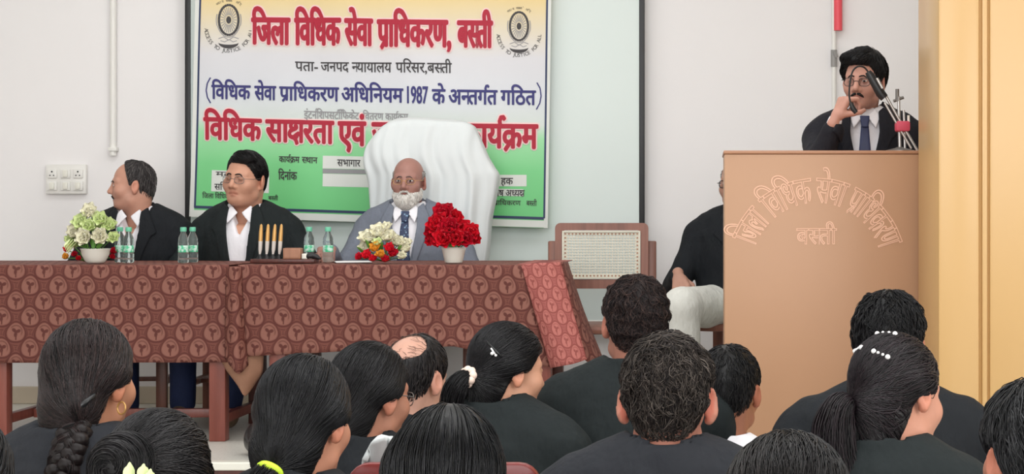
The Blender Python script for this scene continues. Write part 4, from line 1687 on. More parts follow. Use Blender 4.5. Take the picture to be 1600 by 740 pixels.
# pen stand, four tapered pens, note box
ps = empty('pen_stand', put(445, 7.80), 0, 'dark wooden desk pen stand holding four upright pens', 'pen stand')
ps_w = X(500, 7.8) - X(400, 7.8)
MB().box(-ps_w / 2, ps_w / 2, -.05, .05, 0, .017, .004).build('base', M['dark_wood'], ps)
for i, px in enumerate((407.5, 418, 428, 438)):
    xx = X(px - 1.5, 7.8) - X(445, 7.8)
    MB().lathe([(.0, .017), (.014, .017), (.012, .024), (.0075, .030), (.0075, .036), (.0, .036)], 16, c=(xx, 0, 0)).build('pen_cup', M['black_metal'], ps)
for i, (px, lean, lab) in enumerate(((407.5, .006, 'leftmost'), (418, .007, 'second from left'), (428, .009, 'third from left'), (438, .009, 'rightmost'))):
    r = empty('pen', (X(px - 1.5, 7.8), 7.8, ZT + .008 + .037), 0, 'tapered pearl and gold desk pen, %s of the four in the stand' % lab, 'pen', 'pens in the pen stand')
    MB().tube([(0, 0, 0), (lean * .25, 0, .02), (lean * .5, 0, .055)], [.0045, .0078, .0088], 12).build('grip', M['pen_white'], r)
    MB().tube([(lean * .5, 0, .055), (lean * .75, 0, .09), (lean, 0, .122), (lean * 1.02, 0, .127)], [.0089, .0084, .0056, .0012], 12).build('barrel', M['gold'], r)
nb = empty('note_box', (X(458, 7.79), 7.79, ZT + .008 + .018), 0, 'light brown wooden note box on the pen stand', 'box')
MB().box(-.036, .036, -.03, .03, 0, .045, .003).build('case', M['box_brown'], nb)
MB().box(-.030, .030, -.024, .024, .0455, .047).build('rim', M['dark_wood'], nb)
MB().box(-.03, .03, -.0315, -.0305, .006, .040).build('face', M['box_brown'], nb)
o = MB().box(-.012, .012, -.012, .012, 0, .022, .002)
o.box(-.009, .009, -.0125, -.0115, .004, .018, 0, 0)
o = o.build('eraser', M['pot']); o.location = (X(477.5, 7.8), 7.79, ZT + .008 + .018)
tag(o, 'small white block beside the brown note box', 'block')
tp = MB()
for k in range(9):
    a = k / 8 * 3.0
o = MB().tube([(-.028, 0, .006), (-.015, -.008, .018), (0, 0, .02), (.02, .008, .012), (.035, 0, .006)], [.006, .011, .013, .011, .004], 10)
o = o.build('pen_cloth', M['black'], None, True); o.location = (X(491, 7.83), 7.79, ZT + .008 + .012)
tag(o, 'small crumpled black cloth at the right end of the pen stand', 'cloth')


# papers in front of the bearded man
pa = MB().box(-.075, .075, -.1, .1, 0, .004, .001)
o = pa.build('paper_stack', M['paper']); o.location = (X(546, 7.88), 7.95, ZT + .008); o.rotation_euler = (0, 0, .25)
tag(o, 'thin stack of white papers on the table before the bearded man', 'papers')


# ------------------------------------------------------------------ flowers
def petal(mb, M_, L, Wd, cup, curl, m=0, nu=5, nv=6):
    pts = []
    for j in range(nv):
        v = j / (nv - 1)
        w = Wd * (math.sin(math.pi * min(1, .12 + .80 * v)) ** .7)
        for i in range(nu):
            u = i / (nu - 1) * 2 - 1
            an = cup * (1 - v) ** 1.2 - curl * v * v
            pts.append((u * w, L * v * math.cos(curl * v * .7) * (1 - .25 * u * u * v) + 0, L * (math.sin(curl * v)) * .9 - cup * u * u * w * .0 + u * u * w * .45))
    mb.grid(pts, nu, nv, m, M_)


def bloom(parent, c, nrm, r, mat, heart=None, rings=((7, .35, 1.0), (6, .8, .8), (5, 1.2, .55), (3, 1.45, .35)), seed=0):
    rnd = random.Random(seed)
    mb = MB()
    q = Vector(nrm).normalized().to_track_quat('Z', 'Y').to_matrix().to_4x4()
    base = Matrix.Translation(c) @ q
    for n, lift, sc in rings:
        a0 = rnd.uniform(0, 6)
        for i in range(n):
            a = a0 + 2 * math.pi * i / n + rnd.uniform(-.15, .15)
            K = base @ Matrix.Rotation(a, 4, 'Z') @ Matrix.Rotation(lift + rnd.uniform(-.12, .12), 4, 'X')
            petal(mb, K, r * sc * rnd.uniform(.9, 1.1), r * sc * .52, .3, .55)
    if heart is not None:
        mb.ball(tuple(Vector(c) + Vector(nrm).normalized() * r * .18), r * .2, 1, 8)
    mb.build('flower', [M[mat]] + ([M[heart]] if heart else []), parent, True)


def leaf(parent, a, b, w, mat='leaf', name='leaf'):
    a, b = Vector(a), Vector(b)
    d = b - a; L = d.length
    K = Matrix.Translation(a) @ d.normalized().to_track_quat('Y', 'Z').to_matrix().to_4x4()
    mb = MB(); petal(mb, K, L, w, .2, .35)
    mb.build(name, M[mat], parent, True)


def stem(parent, a, b, r=.002):
    a, b = Vector(a), Vector(b)
    mid = (a + b) / 2 + Vector((0, .004, .006))
    MB().tube([a, mid, b], r, 6).build('stem', M['leaf'], parent, True)


def bowl(parent, prof_, mat='pot', n=28):
    MB().lathe(prof_, n).build('bowl', M[mat], parent, True)


# 1 pale lime and cream flowers in a white bowl
D1 = 7.80
s1 = F / D1
f1 = empty('flower_bowl', put(149, D1), 0, 'white bowl of pale green and cream flowers at the left end of the table', 'flowers', None)
bowl(f1, [(.0, .0), (.036, 0), (.044, .010), (.056, .035), (.060, .056), (.063, .060), (.058, .060), (.052, .04), (.0, .04)])
rnd = random.Random(4)


def at1(px, py, dy=0.0): return ((px - 149) / s1, dy, (413 - py) / s1)


for i, (px, py, rr, mt, dy) in enumerate(((143, 337, 15, 'cream', .0), (131, 352, 15, 'lime', -.01), (160, 347, 14, 'lime', -.01), (146, 356, 13, 'lime', -.035), (172, 356, 13, 'lime', -.0), (121, 366, 14, 'cream', -.0),
                                          (141, 374, 15, 'cream', -.05), (164, 372, 15, 'cream', -.05), (181, 374, 11, 'lime', -.02), (120, 379, 12, 'lime', .02), (153, 364, 12, 'lime', .04), (111, 377, 9, 'lime', .0))):
    c = at1(px, py, dy)
    n = (c[0] * .9, -.5 - abs(dy) * 4, (c[2] - .06) * 1.2 + .05)
    stem(f1, (c[0] * .2, 0, .05), c)
    bloom(f1, c, n, rr * 1.35 / s1, mt, None, seed=i)
for i in range(11):
    a = rnd.uniform(math.pi * 1.0, math.pi * 2.0)
    b = at1(149 + rnd.uniform(-28, 32), rnd.uniform(362, 392), -.055)
    leaf(f1, (b[0] * .5, -.04, .062), b, .011)
for k in range(4):
    leaf(f1, at1(114 + k * 5, 376, -.03), at1(110 + k * 3, 392 + k * 4, -.045), .009, 'lime')

# its small red and yellow companions behind the bowl
f1b = empty('flower_bunch', put(116, 7.86), 0, 'low bunch of red and yellow flowers half behind the white bowl at left', 'flowers')


def at1b(px, py, dy=0.0): return ((px - 116) / (F / 7.86), dy, (409 - py) / (F / 7.86))


for i, (px, py, rr, mt, dy) in enumerate(((106, 390, 9, 'red_petal', 0), (112, 383, 8, 'crimson', .02), (108, 402, 9, 'orange', -.03), (119, 398, 8, 'crimson', -.01), (126, 404, 7, 'red_petal', -.02), (174, 393, 9, 'crimson', .03), (172, 402, 7, 'red_petal', .03), (140, 403, 7, 'red_petal', .06), (156, 403, 7, 'crimson', .06))):
    c = at1b(px, py, dy)
    bloom(f1b, c, (c[0] * 2, -.8, .5), rr / (F / 7.86), mt, 'orange' if mt == 'crimson' else None, seed=i + 30)
    stem(f1b, (.03, .05, .004), c)

# 2 bouquet with white and red flowers before the bearded man
D2 = 7.80
f2 = empty('bouquet', put(600, D2), 0, 'bouquet of cream, yellow and red flowers lying on the table before the bearded man', 'flowers')


def at2(px, py, dy=0.0): return ((px - 600) / s1, dy, (412 - py) / s1)


for i, (px, py, rr, mt, dy) in enumerate(((592, 371, 17, 'cream', .01), (578, 380, 17, 'cream', .0), (606, 377, 16, 'cream', .0), (620, 385, 14, 'cream', .02), (632, 394, 12, 'cream', .01), (574, 393, 14, 'cream', .0),
                                          (590, 392, 11, 'orange', -.05), (612, 392, 10, 'red_petal', -.05), (618, 400, 10, 'crimson', -.055), (578, 403, 10, 'red_petal', -.06), (566, 405, 8, 'crimson', -.05), (600, 401, 9, 'orange', -.07), (589, 407, 8, 'red_petal', -.075), (607, 408, 8, 'crimson', -.075), (630, 404, 9, 'cream', -.03), (594, 383, 9, 'lime', -.04), (603, 360, 10, 'cream', .02), (634, 384, 9, 'cream', .03))):
    c = at2(px, py, dy)
    bloom(f2, c, (c[0] * 1.4, -.7, .5 + c[2] * 2), rr * 1.3 / s1, mt, 'orange' if mt in ('crimson',) else None, seed=i + 60)
    stem(f2, (.0, .03, .004), c)
for px, py, qx, qy in ((580, 392, 573, 380), (596, 396, 604, 384), (622, 396, 634, 390), (570, 398, 560, 392), (606, 402, 614, 410)):
    leaf(f2, at2(px, py, -.03), at2(qx, qy, -.075), .009)

# 3 red roses in a white pot
f3 = empty('flower_pot', put(709, D2), 0, 'white pot of bright red roses on the table beside the bearded man', 'flowers')


def at3(px, py, dy=0.0): return ((px - 709) / s1, dy, (413 - py) / s1)


bowl(f3, [(.0, 0), (.034, 0), (.038, .004), (.048, .05), (.052, .066), (.049, .066), (.044, .05), (.0, .05)])
for i, (px, py, rr, dy) in enumerate(((694, 340, 16, .0), (710, 344, 13, .01), (688, 356, 17, -.02), (706, 358, 15, -.05), (722, 362, 15, .0), (736, 367, 14, -.02), (680, 370, 14, .0), (698, 375, 15, -.06), (716, 375, 14, -.055), (729, 376, 13, -.04), (741, 376, 10, .0), (675, 379, 9, -.01), (700, 332, 10, .02), (686, 380, 9, -.04))):
    c = at3(px, py, dy)
    n = (c[0] * 1.2, -.6, (c[2] - .07) * 1.4 + .05)
    bloom(f3, c, n, rr * 1.5 / s1, 'red_petal' if i % 3 else 'crimson', None, rings=((8, .3, 1.0), (8, .7, .85), (7, 1.05, .65), (5, 1.35, .42)), seed=i + 90)
    stem(f3, (c[0] * .25, 0, .06), c)
for px, py, qx, qy in ((705, 388, 698, 380), (712, 388, 720, 378), (700, 388, 690, 384), (716, 388, 730, 384), (708, 388, 709, 376), (720, 387, 712, 381)):
    leaf(f3, at3(px, py, -.045), at3(qx, qy, -.085), .008)
# ------------------------------------------------------------------ lettering
_GC = {}


def glyph(txt):
    """triangulated outline of a run of letters at size 1 -> (verts (n,2), tris)"""
    if txt in _GC: return _GC[txt]
    cu = bpy.data.curves.new('lettering', 'FONT')
    cu.body = txt
    cu.resolution_u = 4
    ob = bpy.data.objects.new('lettering', cu)
    COL.objects.link(ob)
    bpy.context.view_layer.update()
    dg = bpy.context.evaluated_depsgraph_get()
    me = ob.evaluated_get(dg).to_mesh()
    V = np.empty(len(me.vertices) * 3, np.float32)
    me.vertices.foreach_get('co', V)
    V = V.reshape(-1, 3)[:, :2].copy()
    me.calc_loop_triangles()
    T = np.empty(len(me.loop_triangles) * 3, np.int32)
    me.loop_triangles.foreach_get('vertices', T)
    T = T.reshape(-1, 3).copy()
    ob.evaluated_get(dg).to_mesh_clear()
    bpy.data.objects.remove(ob); bpy.data.curves.remove(cu)
    _GC[txt] = (V, T)
    return _GC[txt]


def xmax(t): return float(glyph(t)[0][:, 0].max())


KA = 'क'
HEAD_T = float(glyph(KA)[0][:, 1].max())       # top of the head line
_adv = {}


def adv(t):
    if t not in _adv: _adv[t] = xmax(t + KA) - xmax(KA)
    return _adv[t]


def clip_x(V, T, xc, keep_left=True):
    """keep the part of the triangles left of xc"""
    out = []; tris = []
    for t in T:
        poly = [V[i] for i in t]
        res = []
        for i in range(3):
            a, b = poly[i], poly[(i + 1) % 3]
            ia, ib = a[0] <= xc, b[0] <= xc
            if ia: res.append(a)
            if ia != ib:
                s = (xc - a[0]) / (b[0] - a[0]); res.append(a + (b - a) * s)
        if len(res) >= 3:
            o = len(out); out += res
            for i in range(1, len(res) - 1): tris.append((o, o + i, o + i + 1))
    return np.array(out, np.float32).reshape(-1, 2), np.array(tris, np.int32).reshape(-1, 3)


def stroke2d(pts, w):
    """flat pen stroke"""
    pts = np.array(pts, np.float32)
    T = np.gradient(pts, axis=0); T /= np.maximum(np.linalg.norm(T, axis=1, keepdims=True), 1e-6)
    N = np.stack([-T[:, 1], T[:, 0]], -1) * w / 2
    V = np.concatenate([pts + N, pts - N]); n = len(pts)
    t = []
    for i in range(n - 1): t += [(i, i + 1, n + i + 1), (i, n + i + 1, n + i)]
    return V, np.array(t, np.int32)


SW = .075


def compose(text):
    """letters in visual order. ~x half form of x; / under-stroke of ra on the letter before; ^ reph over the letter before;
    @ the ksha ligature.  -> verts, tris, layer of each vert, advance"""
    VV = []; TT = []; LL = []
    st = dict(n=0, x=0.0, k=0)

    def put_(V, T, dx):
        if len(V) == 0: return
        VV.append(V + np.array([dx, 0], np.float32)); TT.append(T + st['n']); st['n'] += len(V)
        LL.append(np.full(len(V), st['k'] % 4)); st['k'] += 1
    i = 0
    while i < len(text):
        c = text[i]
        x = st['x']
        if c == '~':
            g = text[i + 1]; i += 1
            V, T = glyph(g)
            xs = float(V[:, 0].max()) - .155             # left of the stem
            V2, T2 = clip_x(V, T, xs)
            put_(V2, T2, x); st['x'] = x + xs - float(V[:, 0].min()) - .01
        elif c == '/':
            H = HEAD_T
            if text[i - 1] == KA: pts = [(x - adv(KA) * .50, H * .34), (x - adv(KA) * .50 - .12, H * .16), (x - adv(KA) * .50 - .27, -.06)]
            else: pts = [(x - .10, H * .36), (x - .22, H * .16), (x - .38, -.04)]
            V, T = stroke2d(pts, SW); put_(V, T, 0)
        elif c == '^':
            xr = x - .09
            V, T = stroke2d([(xr, HEAD_T), (xr - .02, HEAD_T + .10), (xr + .03, HEAD_T + .2), (xr + .12, HEAD_T + .21), (xr + .17, HEAD_T + .15)], SW); put_(V, T, 0)
        elif c == '@':
            H = HEAD_T
            for pts in ([(-.02, H - .035), (.66, H - .035)], [(.53, H), (.53, 0)], [(.53, H * .36), (.40, H * .40), (.30, H * .30), (.36, H * .20)],
                        smooth2([(.14, H - .05), (.10, H * .72), (.22, H * .60), (.34, H * .70), (.27, H * .80)], 12),
                        smooth2([(.22, H * .60), (.07, H * .50), (.05, H * .30), (.20, H * .22), (.33, H * .34), (.44, H * .38)], 12),
                        smooth2([(.20, H * .22), (.30, H * .12), (.36, -.05)], 8)):
                V, T = stroke2d(pts, SW); put_(V, T, x)
            st['x'] = x + .62
        elif c == ' ':
            st['x'] = x + .26
        else:
            V, T = glyph(c)
            put_(V, T, x)
            st['x'] = x + adv(c)
        i += 1
    return np.concatenate(VV), np.concatenate(TT), np.concatenate(LL), st['x']


def smooth2(pts, n): return smooth_path([(a, b, 0) for a, b in pts], n)[:, :2]


def dilate(V, T, L, bx, by, k=8):
    """bolder letters: the outline stamped round a small ellipse"""
    if bx <= 0: return V, T, L
    VV = [V]; TT = [T]; LL = [L]; n = len(V)
    for i in range(k):
        a = 2 * math.pi * i / k
        VV.append(V + np.array([bx * math.cos(a), by * math.sin(a)], np.float32)); TT.append(T + n); n += len(V)
        LL.append(L + 4 + 4 * i)
    return np.concatenate(VV), np.concatenate(TT), np.concatenate(LL)


def banner_text(text, xa, xb, ha, hb, ba, bb, mat, bold=0.0, off=.002, name='lettering', label=None, outline=None):
    """text between pixel columns xa..xb with the head line at rows ha..hb and the base line at ba..bb (left..right)"""
    V, T, L, w = compose(text)
    x0, x1 = float(V[:, 0].min()), float(V[:, 0].max())

    def place(V, T, L, m, off, nm):
        t = (V[:, 0] - x0) / (x1 - x0)
        s = V[:, 1] / HEAD_T
        px = xa + (xb - xa) * t
        py = (ba + (bb - ba) * t) * (1 - s) + (ha + (hb - ha) * t) * s
        P = np.array([bl(ban(float(a), float(b), off + float(l) * 5e-5)) for a, b, l in zip(px, py, L)], np.float32)
        o = mesh_np(nm, P, [T], M[m], ban_o, smooth=False)
        if label and nm == name: o['label'] = label
        return o
    asp = (xb - xa) / (x1 - x0) / ((ba - ha) / HEAD_T)      # stretch of x against y
    if outline:
        om, ob = outline
        place(*dilate(V, T, L, ob / asp, ob, 12), om, off - .0010, name + '_outline')
        off += .003
    return place(*dilate(V, T, L, bold / asp, bold), mat, off, name)


banner_text('िजला', 394, 452, 28.5, 29, 68, 69, 'ink_red', .028, label='red heading', outline=('ink_pink', .062))
banner_text('िविधक', 461, 532, 29, 29.5, 69, 70, 'ink_red', .028, outline=('ink_pink', .062))
banner_text('सेवा', 540, 582, 30, 31, 70, 71, 'ink_red', .028, outline=('ink_pink', .062))
banner_text('प/ािधकरण,', 591, 704, 32, 33, 72, 73, 'ink_red', .028, outline=('ink_pink', .062))
banner_text('ब~सती', 716, 769, 33.5, 34, 73, 74, 'ink_red', .028, outline=('ink_pink', .062))
banner_text('पता-', 461, 496, 96, 97, 110, 111, 'ink_black', .012)
banner_text('जनपद', 501, 545, 97, 97.5, 111, 111.5, 'ink_black', .012)
banner_text('~नयायालय', 550, 612, 97.5, 98, 112, 113, 'ink_black', .012)
banner_text('पिरसर,ब~सती', 619, 706, 98, 99, 113, 114, 'ink_black', .012)
banner_text('िविधक', 331, 391, 133, 134, 154, 155, 'ink_blue', .022)
banner_text('सेवा', 398, 431, 134.5, 135, 155.5, 156, 'ink_blue', .022)
banner_text('प/ािधकरण', 437, 529, 135.5, 137, 156, 158, 'ink_blue', .022)
banner_text('अिधिनयम', 534, 630, 137, 139, 158, 160, 'ink_blue', .022)
banner_text('1987', 637, 669, 137.5, 138, 161, 161.5, 'ink_blue', .016)
banner_text('के', 676, 696, 140, 140.2, 162, 162.2, 'ink_blue', .022)
banner_text('अ~नतग^त', 702, 777, 140.5, 141.5, 162.5, 163, 'ink_blue', .022)
banner_text('गिठत', 783, 837, 141.5, 142, 163, 163.5, 'ink_blue', .022)
strip(MB(), [(329, 121), (324, 130), (322, 141), (324, 152), (329, 161)], 2.0, .002).build('bracket', M['ink_blue'], ban_o)
strip(MB(), [(839, 129), (844, 138), (845.5, 150), (843.5, 161), (838, 171)], 2.0, .002).build('bracket', M['ink_blue'], ban_o)
banner_text('इंटन^िशपसट^िििफकेट'.replace('ििि', 'िि'), 475, 561, 173, 176, 185, 186, 'ink_grey', .012)
banner_text('िवतरण', 567, 599, 176, 177, 186.5, 187, 'ink_grey', .012)
banner_text('काय^क/म', 602, 638, 177, 178, 187, 188, 'ink_grey', .012)
banner_text('िविधक', 319, 408, 184, 187, 217, 219, 'ink_red', .028, label='red heading', outline=('ink_pink', .065))
banner_text('सा@रता', 416, 521, 187.5, 190, 220, 224, 'ink_red', .028, outline=('ink_pink', .065))
banner_text('एवं', 529, 571, 190.5, 191, 226, 227, 'ink_red', .028, outline=('ink_pink', .065))
banner_text('जागरूकता', 582, 706, 192, 194, 227, 229, 'ink_red', .028, outline=('ink_pink', .065))
banner_text('काय^क/म', 722, 840, 194.5, 195.5, 229.5, 231.5, 'ink_red', .028, outline=('ink_pink', .065))
banner_text('काय^क/म', 436, 468, 244, 245, 253, 254, 'ink_black', .015)
banner_text('~सथान', 472, 496, 245, 246, 254, 255, 'ink_black', .015)
banner_text('िदनांक', 435, 464, 268, 269, 280, 281, 'ink_black', .015)
for poly, w in (([(504, 253), (600, 255)], 20), ([(504, 281), (600, 283)], 20), ([(330, 282), (420, 285)], 33), ([(765, 282), (823, 282)], 18), ([(768, 300), (818, 301)], 11)):
    strip(MB(), poly, w, .0012).build('name_panel', M['band_white'], ban_o)
strip(MB(), [(504, 267), (600, 269)], 7, .0013).build('grey_band', M['ink_grey'], ban_o)
banner_text('सभागार', 527, 563, 249, 250, 259, 260, 'ink_black', .012)
banner_text('म~तरी', 337, 372, 268, 269, 275, 276, 'ink_black', .012)
banner_text('सिचव', 335, 362, 287, 288, 296, 297, 'ink_black', .012)
banner_text('िजला िविधक', 316, 358, 302, 303, 309, 310, 'ink_black', .008)
banner_text('ब~सती', 419, 434, 306, 306.5, 312, 312.5, 'ink_black', .008)
banner_text('उल हक', 762, 802, 278, 278, 288, 288, 'ink_black', .012)
banner_text('िवशेष अ~धय@', 762, 820, 296.5, 297, 306, 306.5, 'ink_black', .012)
banner_text('प/ािधकरण', 772, 814, 313, 313.5, 320, 320.5, 'ink_black', .008)
banner_text('ब~सती', 823, 839, 313.5, 314, 321, 321.5, 'ink_black', .008)


def arc_text(txt, cx, cy, r, a0, a1, size, mat, parent, out=True):
    """small letters along an arc (angles in degrees, 0 = right, clockwise down in the picture)"""
    n = len(txt)
    for i, c in enumerate(txt):
        if c == ' ': continue
        V, T = glyph(c)
        w = float(V[:, 0].mean())
        a = math.radians(a0 + (a1 - a0) * (i + .5) / n)
        ux, uy = math.cos(a), math.sin(a)                # outward, pixel space
        if out: tx, ty, ox, oy = uy, -ux, -ux, -uy       # reading with tops towards the centre
        else: tx, ty, ox, oy = -uy, ux, ux, uy
        P = []
        for x, y in V:
            lx, ly = (x - w) * size, y * size
            P.append(bl(ban(cx + ux * r + tx * lx + ox * ly, cy + uy * r + ty * lx + oy * ly, .002)))
        yield np.array(P, np.float32), T


def emblem(cx, cy, s):
    """wheel in a double ring above an open base, with a motto round it"""
    e = empty('emblem'); e.parent = ban_o
    e['label'] = 'grey printed wheel emblem'
    def el(rx, ry, k=28, a0=0, a1=360): return [(cx + rx * s * math.cos(math.radians(a0 + (a1 - a0) * i / k)), cy + ry * s * math.sin(math.radians(a0 + (a1 - a0) * i / k))) for i in range(k + 1)]
    m = MB()
    strip(m, el(15.5, 24), 3.8 * s)
    m2 = MB(); strip(m2, el(18.5, 27.5, 24, 20, 160), 1.4 * s); strip(m2, el(19.5, 27.5, 20, 160, 200), 1.4 * s); strip(m2, el(19.5, 27.5, 20, -20, 20), 1.4 * s)
    m.build('wheel_rim', M['ink_black'], e)
    h = MB()
    hub = [bl(ban(cx + 4 * s * math.cos(2 * math.pi * i / 16), cy + 6 * s * math.sin(2 * math.pi * i / 16), .0022)) for i in range(16)]
    h.add(hub, [list(range(16))[::-1]]); h.build('hub', M['ink_black'], e)
    sp = MB()
    for i in range(24):
        a = 2 * math.pi * i / 24
        strip(sp, [(cx + 5.5 * s * math.cos(a), cy + 8 * s * math.sin(a)), (cx + 13 * s * math.cos(a), cy + 20.5 * s * math.sin(a))], 1.15 * s, .0018)
    sp.build('spokes', M['ink_grey'], e)
    strip(m2, [(cx - 16 * s, cy + 30 * s), (cx - 8 * s, cy + 27 * s), (cx, cy + 32 * s), (cx + 8 * s, cy + 27 * s), (cx + 16 * s, cy + 30 * s)], 1.3 * s)
    strip(m2, [(cx - 13 * s, cy + 33 * s), (cx - 6 * s, cy + 35 * s), (cx + 1 * s, cy + 31 * s), (cx + 7 * s, cy + 35 * s), (cx + 13 * s, cy + 33 * s)], 1.2 * s)
    m2.build('scroll', M['ink_grey'], e)
    b = MB()
    up = [(cx + 16 * s * math.cos(math.radians(180 - 180 * i / 14)), cy + (36 + 3.5 * math.sin(math.pi * i / 14)) * s) for i in range(15)]
    dn = [(cx + 16 * s * math.cos(math.radians(180 - 180 * i / 14)), cy + (36 + 9.5 * math.sin(math.pi * i / 14)) * s) for i in range(15)]
    vs = [bl(ban(x, y, .002)) for x, y in up + dn]
    b.add(vs, [[i, 15 + i, 16 + i, i + 1] for i in range(14)]); b.build('base', M['ink_black'], e)
    for gen in (arc_text('ACCESS TO JUSTICE FOR ALL', cx, cy + 14 * s, 38 * s, 180, 0, 8.6 * s, 'ink_grey', e), arc_text('न्याय सबके लिए'.replace('्', ''), cx, cy + 2 * s, 31 * s, 232, 308, 5.5 * s, 'ink_grey', e, False)):
        VV = []; TT = []; n = 0
        for P, T in gen:
            VV.append(P); TT.append(T + n); n += len(P)
        mesh_np('motto', np.concatenate(VV), [np.concatenate(TT)], M['ink_black'], e, smooth=False)


emblem(357, 31, .98)
emblem(811, 41, .92)

# carved outline lettering on the podium, the long line bent along an arc
def outline_loops(V, T):
    """the outline of the letters as closed loops of points"""
    key = [tuple(k) for k in np.round(V * 2000).astype(np.int64)]
    E = {}
    for t in T:
        for a, b in ((t[0], t[1]), (t[1], t[2]), (t[2], t[0])):
            if key[a] != key[b]: E.setdefault((key[a], key[b]), (V[a], V[b]))
    nxt = {}
    for (a, b), p in E.items():
        if (b, a) not in E: nxt.setdefault(a, []).append((b, p[0]))
    loops = []
    while nxt:
        a = next(iter(nxt)); lp = []
        while a in nxt:
            b, p = nxt[a].pop()
            if not nxt[a]: del nxt[a]
            lp.append(p); a = b
        if len(lp) > 2: loops.append(np.array(lp))
    return loops


def podium_text(text, mapf, r=.0021, name='lettering'):
    V, T, Ly, w = compose(text)
    x0, x1 = float(V[:, 0].min()), float(V[:, 0].max())
    mb = MB()
    for l in range(4):
        tt = T[Ly[T[:, 0]] == l]
        if not len(tt): continue
        for li, lp in enumerate(outline_loops(V, tt)):
            P = np.array([mapf((a[0] - x0) / (x1 - x0), a[1] / HEAD_T) for a in lp])
            keep = np.linalg.norm(P - np.roll(P, 1, 0), axis=1) > 4e-4
            P = P[keep]
            if len(P) < 3: continue
            D = np.roll(P, -1, 0) - P; D /= np.maximum(np.linalg.norm(D, axis=1, keepdims=True), 1e-9)
            Nn = np.stack([-D[:, 1], D[:, 0]], -1)
            Mi = Nn + np.roll(Nn, 1, 0); Mi /= np.maximum(np.linalg.norm(Mi, axis=1, keepdims=True), .4)
            n = len(P); y = -.0022 - .00025 * l
            vs = []
            for q, off in ((P + Mi * r, -.0), (P + Mi * r, y), (P - Mi * r, y), (P - Mi * r, -.0)):
                vs += [(a, off, b) for a, b in q]
            fs = []
            for k in range(3):
                for i in range(n):
                    j = (i + 1) % n
                    fs.append([k * n + i, k * n + j, (k + 1) * n + j, (k + 1) * n + i])
            mb.add(vs, fs)
    o = mb.build(name, M['carved'], pod, False)
    o['label'] = 'pale outlined Hindi lettering'
    return o


pcx = (X(1437, DP) + X(1132, DP)) / 2


def arc_map(a0, a1, cx=1276, cy=418, R=140, H=38):
    def f(t, s):
        a = math.radians(a0 + (a1 - a0) * t)
        r = R - H * (1 - s)
        return (X(cx + r * math.cos(a), DP) - pcx, Z(cy - r * math.sin(a), DP))
    return f


for txt, a0, a1 in (('िजला', 160, 136), ('िविधक', 131, 94), ('सेवा', 90, 68), ('प/ािधकरण', 64, 17)):
    podium_text(txt, arc_map(a0, a1))
podium_text('ब~सती', lambda t, s: (X(1245 + 62 * t, DP) - pcx, Z(381 - 24 * s, DP)))
# ------------------------------------------------------------------ the people on the stage
def dir_to(K): 
    K = vec(*K)
    return lambda P: K - P


# balding man in profile, far left
p = Figure('balding man in black jacket and open white shirt turned in profile to the left', 206, 249, 8.52, 0.0, face=-104, body=-172, pitch=2, hs=.91, sw=.212, lean=.06,
           head=dict(jaw=1.02, stubble=.25, frown=.002, fat=1), tone=(204, 152, 130), necks=1.05, top=.127, girth=1.0, raise_=.0)
p.set_arms(((.30, -.12, p.zs - .30), (.12, -.34, .60)), ((-.30, -.12, p.zs - .30), (-.10, -.34, .60)))
p.body(); p.eyes(); p.eyebrows((50, 42, 40), .0036)
p.shirt(open_=.25); p.collar_flaps(spread=1.1)
p.jacket(M['jacket'], button=.36, width=.085)
p.trousers(M['navy'])
LINE_BALD = ([-.12, -.075, -.045, -.03, -.01, .0, .032, .042, .09, .12], [.3, .3, .28, .10, .0, .0, .0, -.05, -.08, -.085])
p.short_hair(.007, LINE_BALD, 1500, 6, .006, cols=((62, 58, 58), (84, 80, 80), (50, 46, 46), (110, 106, 104)), mat='hair_dry', lift=.003)
mb = MB()
for sx in (-1, 1):
    q = p.on_head([(sx * .004, -.1, -.056), (sx * .014, -.1, -.058), (sx * .024, -.095, -.064), (sx * .029, -.09, -.071)], .0015)
    mb.tube([tuple(p.lh(a[None])[0]) for a in q], [.0045, .0050, .0042, .002], 8)
col_mesh(mb, 'moustache', (48, 42, 42), p.root)

# bespectacled man, eyes lowered
p = Figure('heavy-set man in glasses, black jacket and white shirt, eyes lowered, behind the pens', 383, 235, 8.42, 0.0, face=-160, body=-176, pitch=2, roll=4, hs=.99, sw=.203, lean=.05,
           head=dict(jaw=1.18, cheek=1.12, frown=.005, eye=0, fat=1, stubble=.12), tone=(208, 154, 128), necks=1.15, girth=1.12, top=.126, raise_=.0)
p.set_arms(((.34, -.10, p.zs - .30), (.16, -.32, .60)), ((-.34, -.10, p.zs - .30), (-.14, -.32, .60)))
p.legs_custom = [((.09, -.04, p.zh - .02), (.11, -.42, p.seat + .04), (.05, -.44, .11)), ((-.09, -.04, p.zh - .02), (-.16, -.42, p.seat + .04), (-.17, -.40, .11))]
p.body(); p.eyebrows((30, 26, 26), .0048)
p.shirt(open_=.12); p.collar_flaps(spread=1.15)
p.jacket(M['jacket_green'], button=.44, width=.080)
p.trousers(M['navy'], M['sandal'])
p.short_hair(.009, ([-.12, -.085, -.062, -.045, -.02, -.008, .032, .042, .09, .12], [.080, .078, .070, .040, -.004, -.004, -.004, -.05, -.085, -.09]), 2200, 9, .007,
             cols=((20, 19, 20), (26, 24, 25), (34, 31, 32)), part=(.055, .04, 0), crown=(-.045, -.02, .13), lift=.003,
             base_extra=lambda P: ell(P, (.018, -.046, .096), (.054, .040, .026)))
p.spectacles('gun', .0011)

